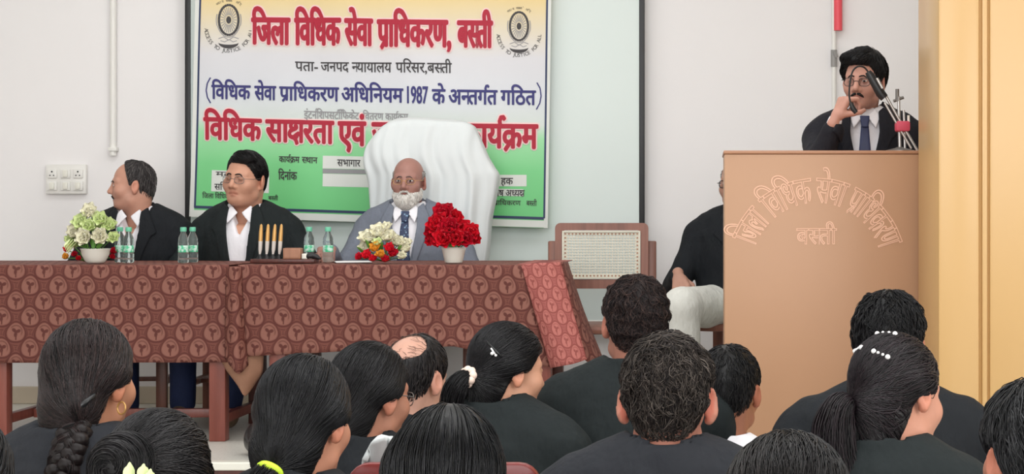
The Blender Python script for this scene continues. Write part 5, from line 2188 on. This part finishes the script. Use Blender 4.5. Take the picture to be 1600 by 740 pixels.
# bearded man in the grey suit
p = Figure('bald man with white beard, glasses, grey suit and spotted navy tie', 638, 246, 8.52, 0.0, face=-176, body=-178, pitch=1, hs=.895, sw=.205, lean=.03,
           head=dict(jaw=1.03, frown=.003, cheek=1.05, eye=.18), tone=(170, 124, 112), necks=1.05, girth=1.08, top=.118, raise_=.0)
p.set_arms(((.31, -.10, p.zs - .30), (.12, -.32, .60)), ((-.30, -.16, p.zs - .31), (-.26, -.50, ZT + .055)))
p.body(); p.eyes(.1); p.eyebrows((88, 74, 72), .0038)
p.shirt(); p.collar_flaps()
p.jacket(M['suit_grey'], button=.37, width=.082)
p.tie(M['tie_spot'], .32)
p.trousers(M['suit_grey'])
LINE_FRINGE = ([-.12, -.03, -.012, -.004, .032, .042, .09, .12], [.3, .3, .04, .0, .0, -.05, -.085, -.09])
p.short_hair(.005, LINE_FRINGE, 700, 5, .005, cols=((190, 186, 182), (160, 156, 152), (130, 124, 120)), mat='hair_dry', bald=lambda P: P[:, 2] * -1 + .045)
BEARD = ([(-.08), 0], [0, 0])


def beard_sdf(P):
    S = np.stack([np.abs(P[:, 0]), P[:, 1], P[:, 2]], -1)
    d = ell(P, (0, -.036, -.075), (.068, .064, .058))
    d = smin(d, ell(P, (0, -.058, -.106), (.048, .040, .042)), .03)
    d = smin(d, cap(S, (.066, -.008, -.045), (.062, -.02, -.08), .009, .012), .02)
    d = smin(d, cap(S, (.006, -.099, -.0535), (.030, -.090, -.075), .0062, .006), .006)
    d = smax(d, -(np.minimum(ell(P, (0, -.105, -.066), (.022, .03, .0085)), 1)), .004)
    # upper edge of the beard on the cheeks
    lim = np.interp(S[:, 0], [0, .014, .03, .05, .066, .08], [-.050, -.050, -.066, -.060, -.036, -.02]).astype(np.float32)
    d = smax(d, P[:, 2] - lim, .006)
    d = d + .0016 * wnoise(P, 150, 2)
    return d


p.hair(beard_sdf, (-.1, -.13, -.19), (.1, .05, .03), lambda P: np.stack([P[:, 0] * 1.2, P[:, 1] * .2 - .02, -np.full(len(P), .12, np.float32)], -1), 1100, 6, .006, .001, .0010, .3, .003, 0,
       ((250, 248, 242), (240, 236, 228), (228, 222, 214)), name='beard', mat='hair_dry', h=.0035)
p.spectacles('gold', .0011, hgt=.0135)

# man with pale trousers, mostly behind the podium
p = Figure('seated man in black coat and white trousers half hidden behind the podium', 1153, 246, 8.52, 0.0, face=-158, body=-172, hs=1.0, sw=.205, lean=.03, head=dict(), tone=(188, 142, 122), top=.118, seat=.43, girth=1.05)
p.set_arms(((.30, -.06, p.zs - .30), (.16, -.34, .62)), ((-.285, -.10, p.zs - .31), (-.240, -.30, .655)))
p.legs_custom = [((.09, -.04, p.zh - .02), (.15, -.46, p.seat + .09), (.14, -.42, .11)), ((-.09, -.04, p.zh - .02), (-.205, -.44, p.seat + .10), (-.20, -.40, .11))]
sh, e, w = p.arm[1]
h1 = dict(W=w, fx=(.25, -.75, -.55), pz=(.2, .1, -1), side=-1, curls=(38, 42, 46, 50), thumb=.5)
sh, e, w = p.arm[0]
h2 = dict(W=w, fx=(-.35, -.8, -.4), pz=(-.1, .1, -1), side=1, curls=(30, 34, 38, 42), thumb=.4)
p.body([h1, h2]); p.eyes(); p.eyebrows((120, 110, 106), .0035)
p.shirt(M['white_trouser']); p.jacket(M['jacket'], button=.16, width=.06, hem=p.zh - .03)
p.trousers(M['white_trouser'], g=.018)
p.short_hair(.005, LINE_FRINGE, 900, 5, .005, cols=((150, 146, 142), (120, 116, 112)), mat='hair_dry', bald=lambda P: P[:, 2] * -1 + .06)
p.spectacles('black_metal', .0022)

# the speaker
p = Figure('man in dark suit, navy tie and glasses standing at the podium, hand at his mouth', 1349, 77, 7.72, 0.0, face=-158, body=-176, pitch=6, roll=2, hs=.99, sw=.205, lean=.10, stand=True,
           head=dict(jaw=1.0, stubble=.22, eye=.17), tone=(200, 148, 130), top=.128, raise_=.0, girth=1.0)
wr = np.array(P3(1322, 207, 7.50), np.float32)
rt = np.array(p.root.location)
cz, sz = math.cos(-p.rz), math.sin(-p.rz)


def loc(q):
    d = np.array(q, np.float32) - rt.astype(np.float32)
    return vec(cz * d[0] - sz * d[1], sz * d[0] + cz * d[1], d[2])


W = loc(P3(1307, 183, 7.45)); E_ = loc(P3(1279, 258, 7.50))
p.set_arms(((.29, -.12, p.zs - .30), (.20, -.34, p.zs - .36)), (tuple(E_), tuple(W)))
fx = norm(loc(P3(1331, 130, 7.46)) - W)
h1 = dict(W=W, fx=fx, pz=(.75, .45, .1), side=1, curls=(60, 66, 72, 76), thumb=1.2, sc=1.0)
p.body([h1, dict(W=p.arm[0][2], fx=(-.3, -.9, -.3), pz=(0, .2, -1), side=1, curls=(30, 34, 38, 40), thumb=.4)])
p.eyes(.3); p.eyebrows((26, 22, 22), .0046)
p.shirt(); p.collar_flaps()
p.jacket(M['suit_dark'], button=.36, width=.085, sleeve_cut=.062, hem=p.zh - .16)
p.tie(M['tie_navy'], .32)
p.trousers(M['suit_dark'])
p.short_hair(.020, ([-.12, -.085, -.062, -.045, -.02, -.008, .032, .042, .09, .12], [.072, .070, .064, .03, -.02, -.008, -.004, -.05, -.085, -.09]), 2200, 9, .007,
             cols=((20, 19, 20), (26, 25, 26), (36, 34, 35)), part=(-.05, .0, -.02), crown=(.04, -.01, .13), lift=.004, lump=.003,
             base_extra=lambda P: ell(P, (-.020, -.054, .090), (.060, .046, .032)))
mb = MB()
for sx in (-1, 1):
    q = p.on_head([(sx * .003, -.1, -.055), (sx * .014, -.1, -.057), (sx * .025, -.095, -.064), (sx * .030, -.09, -.070)], .002)
    mb.tube([tuple(p.lh(a[None])[0]) for a in q], [.005, .006, .0048, .002], 8)
col_mesh(mb, 'moustache', (26, 23, 23), p.root)
p.spectacles('black_metal', .0013)
for k in range(3):
    pass

# chairs the others sit on
more_chair(cane, 'cane-backed wooden chair under the balding man in profile', -2.70, 8.58, .12)
more_chair(cane, 'cane-backed wooden chair under the heavy-set man in glasses', X(383, 8.5), 8.50, 0)
more_chair(cane, 'cane-backed wooden chair under the man half hidden behind the podium', X(1165, 8.6), 8.60, -.4)

# microphone on its stand, on the podium top
DM = 7.26
ms = empty('microphone_stand', (X(1406, DM), DM, ph + .001), 0, 'silver microphone stand with pink tape and slanting boom on the podium top', 'stand')
mx, my, mz = ms.location


def mp(px, py, D=DM):
    q = P3(px, py, D); return (q[0] - mx, q[1] - my, q[2] - mz)


MB().lathe([(.0, 0), (.055, 0), (.055, .008), (.02, .016), (.012, .02), (.0, .02)], 24, c=(0, 0, 0)).build('base', M['gun'], ms)
MB().tube([(0, 0, .01), mp(1404, 150)], .0062, 10).tube([mp(1414, 236), mp(1412, 172)], .005, 10).build('pole', M['steel'], ms)
MB().tube([mp(1402, 158), mp(1402, 139)], .0075, 10).tube([mp(1396, 158), mp(1412, 152)], .006, 8).build('clamp_knob', M['gun'], ms)
MB().tube([mp(1436, 240, DM - .03), mp(1400, 178, DM - .03), mp(1372, 128, DM - .03)], .0055, 10).tube([mp(1424, 232, DM - .045), mp(1382, 160, DM - .045)], .0048, 10).build('boom', M['steel'], ms)
MB().box(mp(1398, 0)[0], mp(1420, 0)[0], -.058, .012, mp(0, 206)[2], mp(0, 190)[2], .008).build('tape', M['pink'], ms)['label'] = 'pink tape'
MB().tube([mp(1420, 202, DM - .02), mp(1419.5, 180, DM - .02)], .005, 8).build('peg', M['pot'], ms)
mc = empty('microphone', P3(1370, 136, DM - .04), 0, 'black gooseneck microphone bent in front of the speaker\'s face', 'microphone')
ox, oy, oz = mc.location


def mq(px, py, D=DM - .04):
    q = P3(px, py, D); return (q[0] - ox, q[1] - oy, q[2] - oz)


MB().tube([mq(1356, 112), mq(1360, 118), mq(1376, 146), mq(1382, 153)], [.012, .0165, .019, .017], 14).build('handle', M['black'], mc)
MB().tube([mq(1370, 122, DM - .06), mq(1379, 138, DM - .06)], [.006, .006], 10).build('handle_highlight', M['steel'], mc)  # bright sliver modelled in place of the highlight on the black handle
gn = smooth_path([mq(1357, 113), mq(1350, 105), mq(1340, 104), mq(1332, 112), mq(1328, 130), mq(1327, 150), mq(1330, 165)], 30)
MB().tube([tuple(q) for q in gn], .0036, 8).build('gooseneck', M['black_metal'], mc)
MB().tube([mq(1329, 160), mq(1333, 170), mq(1338, 176)], [.007, .011, .009], 12).build('capsule', M['black'], mc)

# ------------------------------------------------------------------ the audience, seen from behind
BK = ((11, 10, 12), (16, 15, 17), (23, 21, 24))
BR = ((28, 20, 20), (42, 31, 31), (20, 15, 16), (54, 41, 40))


def cap_long(P, th=.014, line=LINE_WOMAN, seed=0, extra=None):
    d = scalp(P, th)
    if extra is not None: d = smin(d, extra(P), .02)
    S = np.stack([np.abs(P[:, 0]), P[:, 1], P[:, 2]], -1)
    d = smin(d, ell(S, (.070, .016, .010), (.022 + th * .5, .040, .030)), .02)
    d = smin(d, cap(P, (0, .055, -.07), (0, .062, -.125), .052 + th, .046 + th), .03)
    d = d + .0010 * wnoise(P, 120, seed)
    return smax(d, hairline(P, *line) - P[:, 2], .010)


def audience(label, px, py, D, face=0, body=None, **k):
    p = Figure(label, px, py, D, HALL, face=face, body=body, fh=.0032, **k)
    p.set_arms()
    p.body()
    return p


def ring(p, c, r, R_, mat, name, nrm=(0, 0, 1), n=24):
    """a torus in head space as a worn thing"""
    c = np.array(c, np.float32); nn = norm(nrm)
    u = norm(np.cross(nn, vec(.3, .9, .1))); v = np.cross(nn, u)
    pts = [p.hp(c + (u * math.cos(a) + v * math.sin(a)) * R_) for a in np.linspace(0, 2 * math.pi, n + 1)]
    return MB().tube(pts, r, 8, cap=False).build(name, mat, p.root, True)


def tail_path(p, K, offs, n=14):
    """a tail that hangs from K: offsets in the person's own space (y towards the back, z up)"""
    k = vec(*K)
    return smooth_path([k + (vec(*o) @ p.R) / p.hs for o in offs], n)


# D: young person with glasses, face turned right
def women_coat(p, mat, **k):
    p.shirt(collar=True, up_=.06); p.jacket(mat, button=.3, width=.07, **k); p.trousers(M['navy'])


# ---- E: balding man near the table
p = audience('balding man with dark fringe of hair in front of the right tablecloth', 650, 518, 5.25, face=24, body=10, pitch=12, hs=1.0, sw=.20, head=dict(), tone=(206, 158, 138), lean=.10)
p.shirt(); p.jacket(M['jacket'], button=.3); p.trousers(M['navy'])
p.short_hair(.008, ([-.12, -.085, -.062, -.045, -.02, -.008, .032, .042, .09, .12], [.09, .085, .07, .03, -.012, -.004, -.004, -.05, -.082, -.085]), 1700, 7, .006, cols=((28, 25, 26), (40, 36, 36), (52, 46, 46)), lump=.002,
             bald=lambda P: ell(P, (.002, .082, .092), (.066, .068, .064)) + .007 * wnoise(P, 90, 3))
inside = lambda R: (ell(R, (.002, .082, .092), (.066, .068, .064)) < .004) & (p.rs.uniform(size=len(R)) < np.clip(1.15 + ell(R, (.012, .082, .080), (.062, .062, .060)) / .035, .0, 1) ** 2)
p.hair(lambda P: scalp(P, .001), (-.12, -.1, .0), (.12, .16, .14), lambda P: np.stack([P[:, 0] * .6 + .03, P[:, 1] * .3, P[:, 2] * .2], -1), 300, 5, .006, .0014, .0006, .5, .002, 0,
       ((84, 66, 58), (104, 82, 72), (120, 96, 84)), rootf=inside, mat='hair_dry', with_base=False, name='sparse_hair')
ch_dark = hall_chair('dark wooden chair under the balding man in the audience', p.root.location[0], p.root.location[1] - .02, M['dark_wood'], M['black_metal'], h=.86, rim=False)

# ---- H: man with thinning curly hair
p = audience('man with thinning dark wavy hair and black suit, before the cane chair', 992, 430, 5.0, face=-8, body=4, pitch=4, roll=-4, hs=.97, sw=.225, head=dict(), tone=(170, 116, 98), girth=1.1, lean=.05)
p.shirt(); p.jacket(M['jacket_green'], button=.3); p.trousers(M['navy'])
p.short_hair(.013, LINE_MAN, 2600, 10, .0065, curl=1.0, cols=((38, 30, 30), (54, 42, 40), (70, 54, 50), (28, 24, 25)), lump=.0075, lift=.007, r=.0010, crown=(.015, .055, .12), mat='hair_dry',
             rootf=lambda R: ~((ell(R, (-.012, .085, .085), (.03, .04, .035)) < 0) & (np.sin(R[:, 0] * 700) > -.3)))
ch_black = hall_chair('black chair with its top highlight made as a grey rim under the man with thinning wavy hair', X(1020, 4.7), 5.0 - .19, M['chair_black'], M['leg_glint_grey'], h=.905)

# ---- K: man on the right in front of the pillar
p = audience('broad man with thick black hair and black suit, in front of the yellow pillar', 1390, 452, 4.52, face=16, body=2, pitch=2, hs=.96, sw=.225, head=dict(), tone=(182, 126, 100), girth=1.12)
p.shirt(); p.jacket(M['jacket'], button=.3); p.trousers(M['navy'])
p.short_hair(.013, ([-.12, -.085, -.062, -.045, -.02, -.008, .032, .042, .09, .12], [.075, .072, .064, .03, -.012, -.004, -.004, -.05, -.075, -.078]), 2200, 9, .006, curl=.35, cols=BK, lump=.006, lift=.006, r=.0012, crown=(.0, .02, .13))
c = copy_tree(ch_black); c.location = (X(1420, 4.25), 4.52 - .19, HALL); c['label'] = 'black chair with its top highlight made as a grey rim under the broad man before the yellow pillar'

# ---- J: boy in a white shirt
p = audience('short-haired youth in white shirt seated close to the podium', 1140, 535, 5.0, face=14, body=8, pitch=8, hs=.98, sw=.17, head=dict(ear=.9), tone=(166, 108, 82), lean=.04)
p.shirt(name='shirt'); p.trousers(M['navy'])
p.short_hair(.008, LINE_MAN, 1900, 6, .0045, cols=BK, lump=.0012, lift=.003, curl=.1)
hall_chair('brown wooden chair under the youth in the white shirt', p.root.location[0], p.root.location[1] - .0, M['rail_wood'], M['black_metal'], h=.84, w=.42, rim=False)

# ---- G: woman with a peach scrunchie, in profile
p = audience('woman in black coat with ponytail in a peach scrunchie, face turned right', 794, 501, 4.75, face=52, body=16, pitch=8, hs=.94, sw=.205, head=dict(ear=.9), tone=(206, 152, 124), lean=.07, raise_=.025)
women_coat(p, M['jacket_green'])
K_ = (-.005, .115, -.03)
tail = tail_path(p, K_, [(0, 0, 0), (.020, .030, -.012), (.034, .040, -.05), (.040, .040, -.11), (.036, .036, -.2), (.03, .03, -.3)])
tr = np.interp(np.linspace(0, 1, 14), [0, .1, .3, .7, 1], [.012, .024, .032, .026, .008])
hb = lambda P: cap_long(P, .010, seed=3)
p.hair(hb, (-.12, -.14, -.13), (.12, .16, .16), dir_to(K_), 3400, 13, .017, .0018, .0009, .10, None, 0, BK, extra=[bundle(tail, tr, 420, .001, p.rs, .4)], h=.004)
mb = MB()
for k in range(9):
    a = 2 * math.pi * k / 9
    mb.ball(p.hp((K_[0] + .019 * math.cos(a), K_[1] + .010 + .004 * math.sin(a * 2), K_[2] - .004 + .019 * math.sin(a))), .0115, 0, 8)
mb.build('hair_tie', M['scrunchie'], p.root, True)['label'] = 'peach scrunchie'
mb = MB().tube([p.hp((-.058, .098, .05)), p.hp((-.066, .088, .035))], .0022, 6)
mb.ball(p.hp((-.062, .095, .036)), .0045, 0, 8); mb.ball(p.hp((-.069, .087, .032)), .0035, 0, 8)
mb.build('hair_clip', M['pearl'], p.root, True)
mb = MB().tube([p.hp((-.044, .104, .066)), p.hp((-.070, .083, .040)), p.hp((-.076, .074, .03))], .0028, 6).build('hair_clip', M['black_metal'], p.root, True)

# ---- D: with glasses
p = audience('person in glasses with smooth black hair, just left of the balding man', 579, 530, 4.25, face=34, body=14, pitch=8, hs=.95, sw=.185, head=dict(), tone=(186, 130, 106), lean=.07, raise_=.01)
women_coat(p, M['jacket'])
hb = lambda P: cap_long(P, .008, seed=1, extra=lambda P: cap(P, (0, .095, -.06), (0, .105, -.15), .035, .03))
p.hair(hb, (-.12, -.14, -.2), (.12, .16, .16), dir_to((0, .125, -.12)), 3300, 13, .018, .0016, .0009, .08, None, .0, BK)
p.spectacles('gun', .0013)

# ---- A: woman with the braid
p = audience('woman with long dark braid and gold hoop earring at far left', 140, 494, 3.6, face=17, body=6, pitch=5, hs=.93, sw=.19, head=dict(ear=.88), tone=(196, 138, 108), lean=.05, raise_=.01)
women_coat(p, M['jacket_grey'])
K_ = (-.046, .092, -.090)
hb = lambda P: cap_long(P, .007, seed=2, extra=lambda P: ell(P, (-.01, .08, -.05), (.045, .04, .05)))
path = tail_path(p, K_, [(0, 0, 0), (.004, .026, -.035), (.012, .042, -.08), (.026, .05, -.15), (.042, .052, -.23), (.052, .05, -.31), (.058, .05, -.4)], 60)
ex = []
tt = np.linspace(0, 1, 60)
for k in range(3):
    ph_ = 2 * math.pi * k / 3
    w_ = np.interp(tt, [0, .12, .6, 1], [.010, .023, .020, .006])
    sx_ = np.sin(tt * 2 * math.pi * 5.2 + ph_) * w_
    sy_ = np.sin(2 * (tt * 2 * math.pi * 5.2 + ph_)) * w_ * .55
    pt = path + np.stack([sx_, sy_, sx_ * 0], -1)
    rad = np.interp(tt, [0, .1, .6, 1], [.012, .019, .016, .005])
    ex.append(bundle(pt, rad, 260, .001, p.rs, .3, k=60))
    ex.append(solid(lambda P, pt=pt, rad=rad: chain_sdf(P, pt[::2], rad[::2] * .88, .004), pt.min(0) - .03, pt.max(0) + .03, .005))
p.hair(hb, (-.12, -.14, -.16), (.13, .17, .16), dir_to(K_), 3800, 14, .017, .0020, .0009, .12, None, 0, BR, extra=ex, h=.004)
ring(p, (-.0885, .012, -.058), .0018, .0125, M['gold'], 'earring', (.3, 1, 0))['label'] = 'gold hoop earring'
mb = MB().tube([p.hp((-.070, .078, -.030)), p.hp((-.056, .096, -.050)), p.hp((-.040, .106, -.066))], [.004, .0075, .004], 8).build('hair_clip', M['black_metal'], p.root, True)

# ---- L: ponytail with white clips
p = audience('woman with ponytail and white hair clips, in front of the broad man at right', 1402, 517, 3.65, face=44, body=16, pitch=14, roll=8, hs=.95, sw=.19, head=dict(ear=.88), tone=(200, 142, 118), lean=.07, raise_=.01)
women_coat(p, M['jacket_green'])
K_ = (.036, .110, -.035)
tail = tail_path(p, K_, [(0, 0, 0), (.016, .030, -.010), (.022, .046, -.055), (.012, .050, -.12), (-.006, .046, -.19), (-.022, .04, -.27), (-.03, .035, -.36)])
tr = np.interp(np.linspace(0, 1, 14), [0, .08, .3, .7, 1], [.014, .028, .044, .050, .016])
hb = lambda P: cap_long(P, .008, seed=5)
p.hair(hb, (-.12, -.14, -.13), (.12, .16, .16), dir_to(K_), 3400, 13, .017, .0022, .0010, .22, None, 0, ((15, 12, 14), (24, 17, 21), (34, 25, 29)), extra=[bundle(tail, tr, 620, .001, p.rs, .5)], h=.004)
ring(p, (K_[0] + .004, K_[1] + .006, K_[2] - .004), .0085, .016, M['black_metal'], 'hair_tie', (.4, .75, -.3))
for a, b in (((.012, .060, .116), (-.030, .055, .114)), ((.048, .088, .078), (.020, .106, .082)), ((-.020, .112, .068), (-.048, .100, .055))):
    f_ = lambda q: scalp(q, .0115)
    mb = MB()
    for t in (0, .33, .66, 1):
        q = np.array([vec(*a) * (1 - t) + vec(*b) * t]); d, n = grad(f_, q); q = q - n * d[:, None]
        mb.ball(p.hp(q[0]), .0052 if t in (0, 1) else .0032, 0, 8)
    mb.build('hair_clip', M['pearl'], p.root, True)['label'] = 'white beaded hair clip'

# ---- I: man with greying hair, straight from behind
p = audience('man with greying wavy hair and red ears in black suit, centre front', 1043, 520, 3.58, face=4, body=2, pitch=8, hs=.96, sw=.215, raise_=.025, head=dict(ear=1.12, earout=16, eartint=[1.15, .58, .52]), tone=(190, 128, 108), necks=1.0)
p.shirt(); p.jacket(M['jacket_grey'], button=.3); p.trousers(M['navy'])
p.short_hair(.013, LINE_MAN, 3200, 10, .006, curl=.8, cols=((40, 34, 31), (52, 45, 41), (66, 58, 53), (88, 80, 74), (32, 27, 26)), lump=.006, lift=.007, r=.0011, mat='hair_dry', crown=(.01, .05, .125))

# ---- C: ponytail with neon band
p = audience('woman with smooth black ponytail held by a neon yellow band', 476, 550, 3.4, face=17, body=8, pitch=8, hs=.93, sw=.19, head=dict(ear=.88), tone=(196, 138, 112), lean=.05, raise_=.0)
women_coat(p, M['jacket'])
K_ = (-.006, .118, -.098)
tail = tail_path(p, K_, [(0, 0, 0), (.012, .022, -.022), (.022, .03, -.07), (.026, .03, -.15), (.03, .03, -.24)], 12)
tr = np.interp(np.linspace(0, 1, 12), [0, .1, .4, 1], [.018, .026, .030, .012])
hb = lambda P: cap_long(P, .009, seed=4, extra=lambda P: ell(P, (.008, .08, -.06), (.05, .045, .06)))
p.hair(hb, (-.12, -.14, -.17), (.13, .17, .16), dir_to(K_), 3700, 14, .018, .0018, .0009, .06, None, 0, ((9, 9, 11), (13, 13, 16), (20, 20, 24)), extra=[bundle(tail, tr, 420, .001, p.rs, .4)], h=.004)
ring(p, (K_[0] + .003, K_[1] + .006, K_[2] - .006), .0075, .020, M['neon'], 'hair_tie', (.12, .55, -.8))['label'] = 'neon yellow band'
mb = MB()
for q in ((.058, -.002, .112), (.070, .010, .092), (.064, .004, .102)): mb.ball(p.hp(q), .0042, 0, 8)
mb.build('hair_clip', M['pearl'], p.root, True)

# ---- B: bun with a pale flower clip
p = audience('woman with hair in a low bun with a pale yellow flower clip, lower left', 250, 634, 3.0, face=10, body=4, pitch=2, hs=.95, sw=.19, head=dict(ear=.88), tone=(196, 138, 112))
women_coat(p, M['jacket_grey'])
BC = vec(.014, .118, .036)
hb = lambda P: cap_long(P, .009, seed=6)
ex = []
for k, (rr, zz) in enumerate(((.042, .0), (.034, .014), (.022, .024), (.044, -.012))):
    an = np.linspace(0, 2 * math.pi * 1.1, 40) + k
    pt = BC + np.stack([rr * np.cos(an), np.full(40, zz, np.float32), rr * np.sin(an)], -1).astype(np.float32)
    ex.append(bundle(pt, np.full(40, .014), 230, .001, p.rs, 2.0, k=50))
ex.append(solid(lambda P: ell(P, BC, (.052, .034, .052)), BC - .08, BC + .08, .005))
p.hair(hb, (-.12, -.14, -.13), (.12, .16, .16), dir_to(tuple(BC - vec(0, .02, 0))), 2300, 13, .017, .0020, .0009, .14, None, 0, ((24, 22, 24), (34, 31, 33), (17, 15, 17)), extra=ex, h=.004)
fc = empty('hair_clip'); fc.parent = p.root; fc['label'] = 'pale yellow flower clip'
for k, (dx, dz, L_) in enumerate(((-.016, -.016, .020), (-.052, -.022, .016), (-.040, -.012, .014), (-.064, -.032, .014))):
    leaf(fc, p.hp(BC + vec(dx - .022, .040, dz - .006)), p.hp(BC + vec(dx - .034, .058, dz + L_ + .006)), .009, 'lime', 'clip_petal')

# ---- F: long loose black hair
p = audience('person with long loose straight black hair, lower centre', 701, 628, 2.85, face=6, body=2, pitch=4, hs=.93, sw=.19, head=dict(ear=.88), tone=(190, 132, 108))
women_coat(p, M['jacket'])
hb = lambda P: smin(scalp(P, .012), chain_sdf(np.stack([P[:, 0] * .62, P[:, 1], P[:, 2]], -1), [(0, .045, .02), (0, .055, -.08), (0, .075, -.2), (0, .08, -.32)], [.058, .060, .052, .04], .02), .03) + .0012 * wnoise(P, 110, 7)
hb2 = lambda P: smax(hb(P), -ell(P, (0, -.1, -.05), (.075, .085, .12)), .02)
p.hair(hb2, (-.16, -.14, -.37), (.16, .2, .17), lambda P: np.stack([P[:, 0] * .6 + .0, (P[:, 1] + .02) * .5, -np.full(len(P), .10, np.float32) + np.maximum(P[:, 2], 0) * .6], -1), 3200, 16, .018, .0022, .0010, .05, None, 0, ((9, 9, 10), (13, 13, 16), (22, 22, 26)), h=.0045)

# ---- M: dark hair at the bottom edge
p = audience('dark head of hair at the bottom edge, left of the ponytail with white clips', 1231, 678, 2.62, face=4, body=0, pitch=4, hs=.98, sw=.19, head=dict(ear=.88), tone=(190, 132, 108))
women_coat(p, M['jacket'])
hb = lambda P: cap_long(P, .018, seed=8, extra=lambda P: ell(P, (0, .085, -.06), (.06, .05, .07)))
p.hair(hb, (-.12, -.14, -.17), (.12, .17, .16), dir_to((0, .14, -.11)), 2500, 13, .018, .0022, .0010, .16, None, 0, ((17, 15, 16), (25, 22, 22), (36, 32, 32)), h=.004)

# ---- N: at the right edge
p = audience('person with short dark grey-tinged hair cut off by the right edge', 1617, 590, 3.05, face=-14, body=-4, pitch=4, hs=.97, sw=.2, head=dict(), tone=(186, 128, 106))
p.shirt(); p.jacket(M['jacket'], button=.3); p.trousers(M['navy'])
p.short_hair(.013, LINE_MAN, 2800, 10, .007, curl=.1, cols=((24, 24, 26), (34, 34, 36), (56, 56, 58)), lump=.002, lift=.005, r=.0011, crown=(.03, .02, .13))

# ---- O: sliver at the left edge
p = audience('dark-haired person almost wholly cut off by the left edge', -78, 640, 3.0, face=4, body=0, hs=1.02, sw=.19, head=dict(), tone=(186, 128, 106))
women_coat(p, M['jacket'])
hb = lambda P: cap_long(P, .018, seed=9, extra=lambda P: ell(P, (0, .085, -.06), (.06, .05, .07)))
p.hair(hb, (-.12, -.14, -.17), (.12, .17, .16), dir_to((0, .14, -.11)), 1500, 13, .018, .0022, .0012, .1, None, 0, BK, h=.0045)

# empty maroon chair with a folded white cloth
DR = 3.84
rch = hall_chair('maroon varnished chair with rounded back, empty, behind the long loose hair', X(703, DR), DR - .05, M['chair_red'], M['black_metal'], h=Z(714, DR) - HALL, w=X(851, DR) - X(555, DR), rim=False)
wc = MB()
pts = []
for j in range(10):
    v = j / 9
    for i in range(9):
        u = i / 8
        px = 566 + (614 - 566) * u + 6 * v * (u - .5)
        top = 716 - 38 * math.sin(min(1, u * 1.25) * math.pi * .62)
        py = top + (735 - top) * v
        q = P3(px, py, DR + .03 + .05 * v + .012 * math.sin(u * 9 + v))
        pts.append(q)
wc.grid(pts, 9, 10)
o = wc.build('folded_cloth', M['white_cloth'], None, True)
o.modifiers.new('thick', 'SOLIDIFY').thickness = .012
tag(o, 'folded white cloth over the left end of the maroon chair back', 'cloth')

# dark shoe left on the stage edge
so = MB()
V, Q = solid(lambda P: smin(ell(P, (0, 0, .035), (.045, .12, .042)), ell(P, (0, .06, .06), (.04, .055, .055)), .03), (-.08, -.15, .0), (.08, .15, .14), .008)
V[:, 2] -= V[:, 2].min()
o = mesh_np('shoe', V, [Q], M['shoe'], None)
o.location = (X(402, 7.12), 7.16, .003); o.rotation_euler = (0, 0, .5)
tag(o, 'glossy black shoe on the white stage edge below the brocade corner', 'shoe')
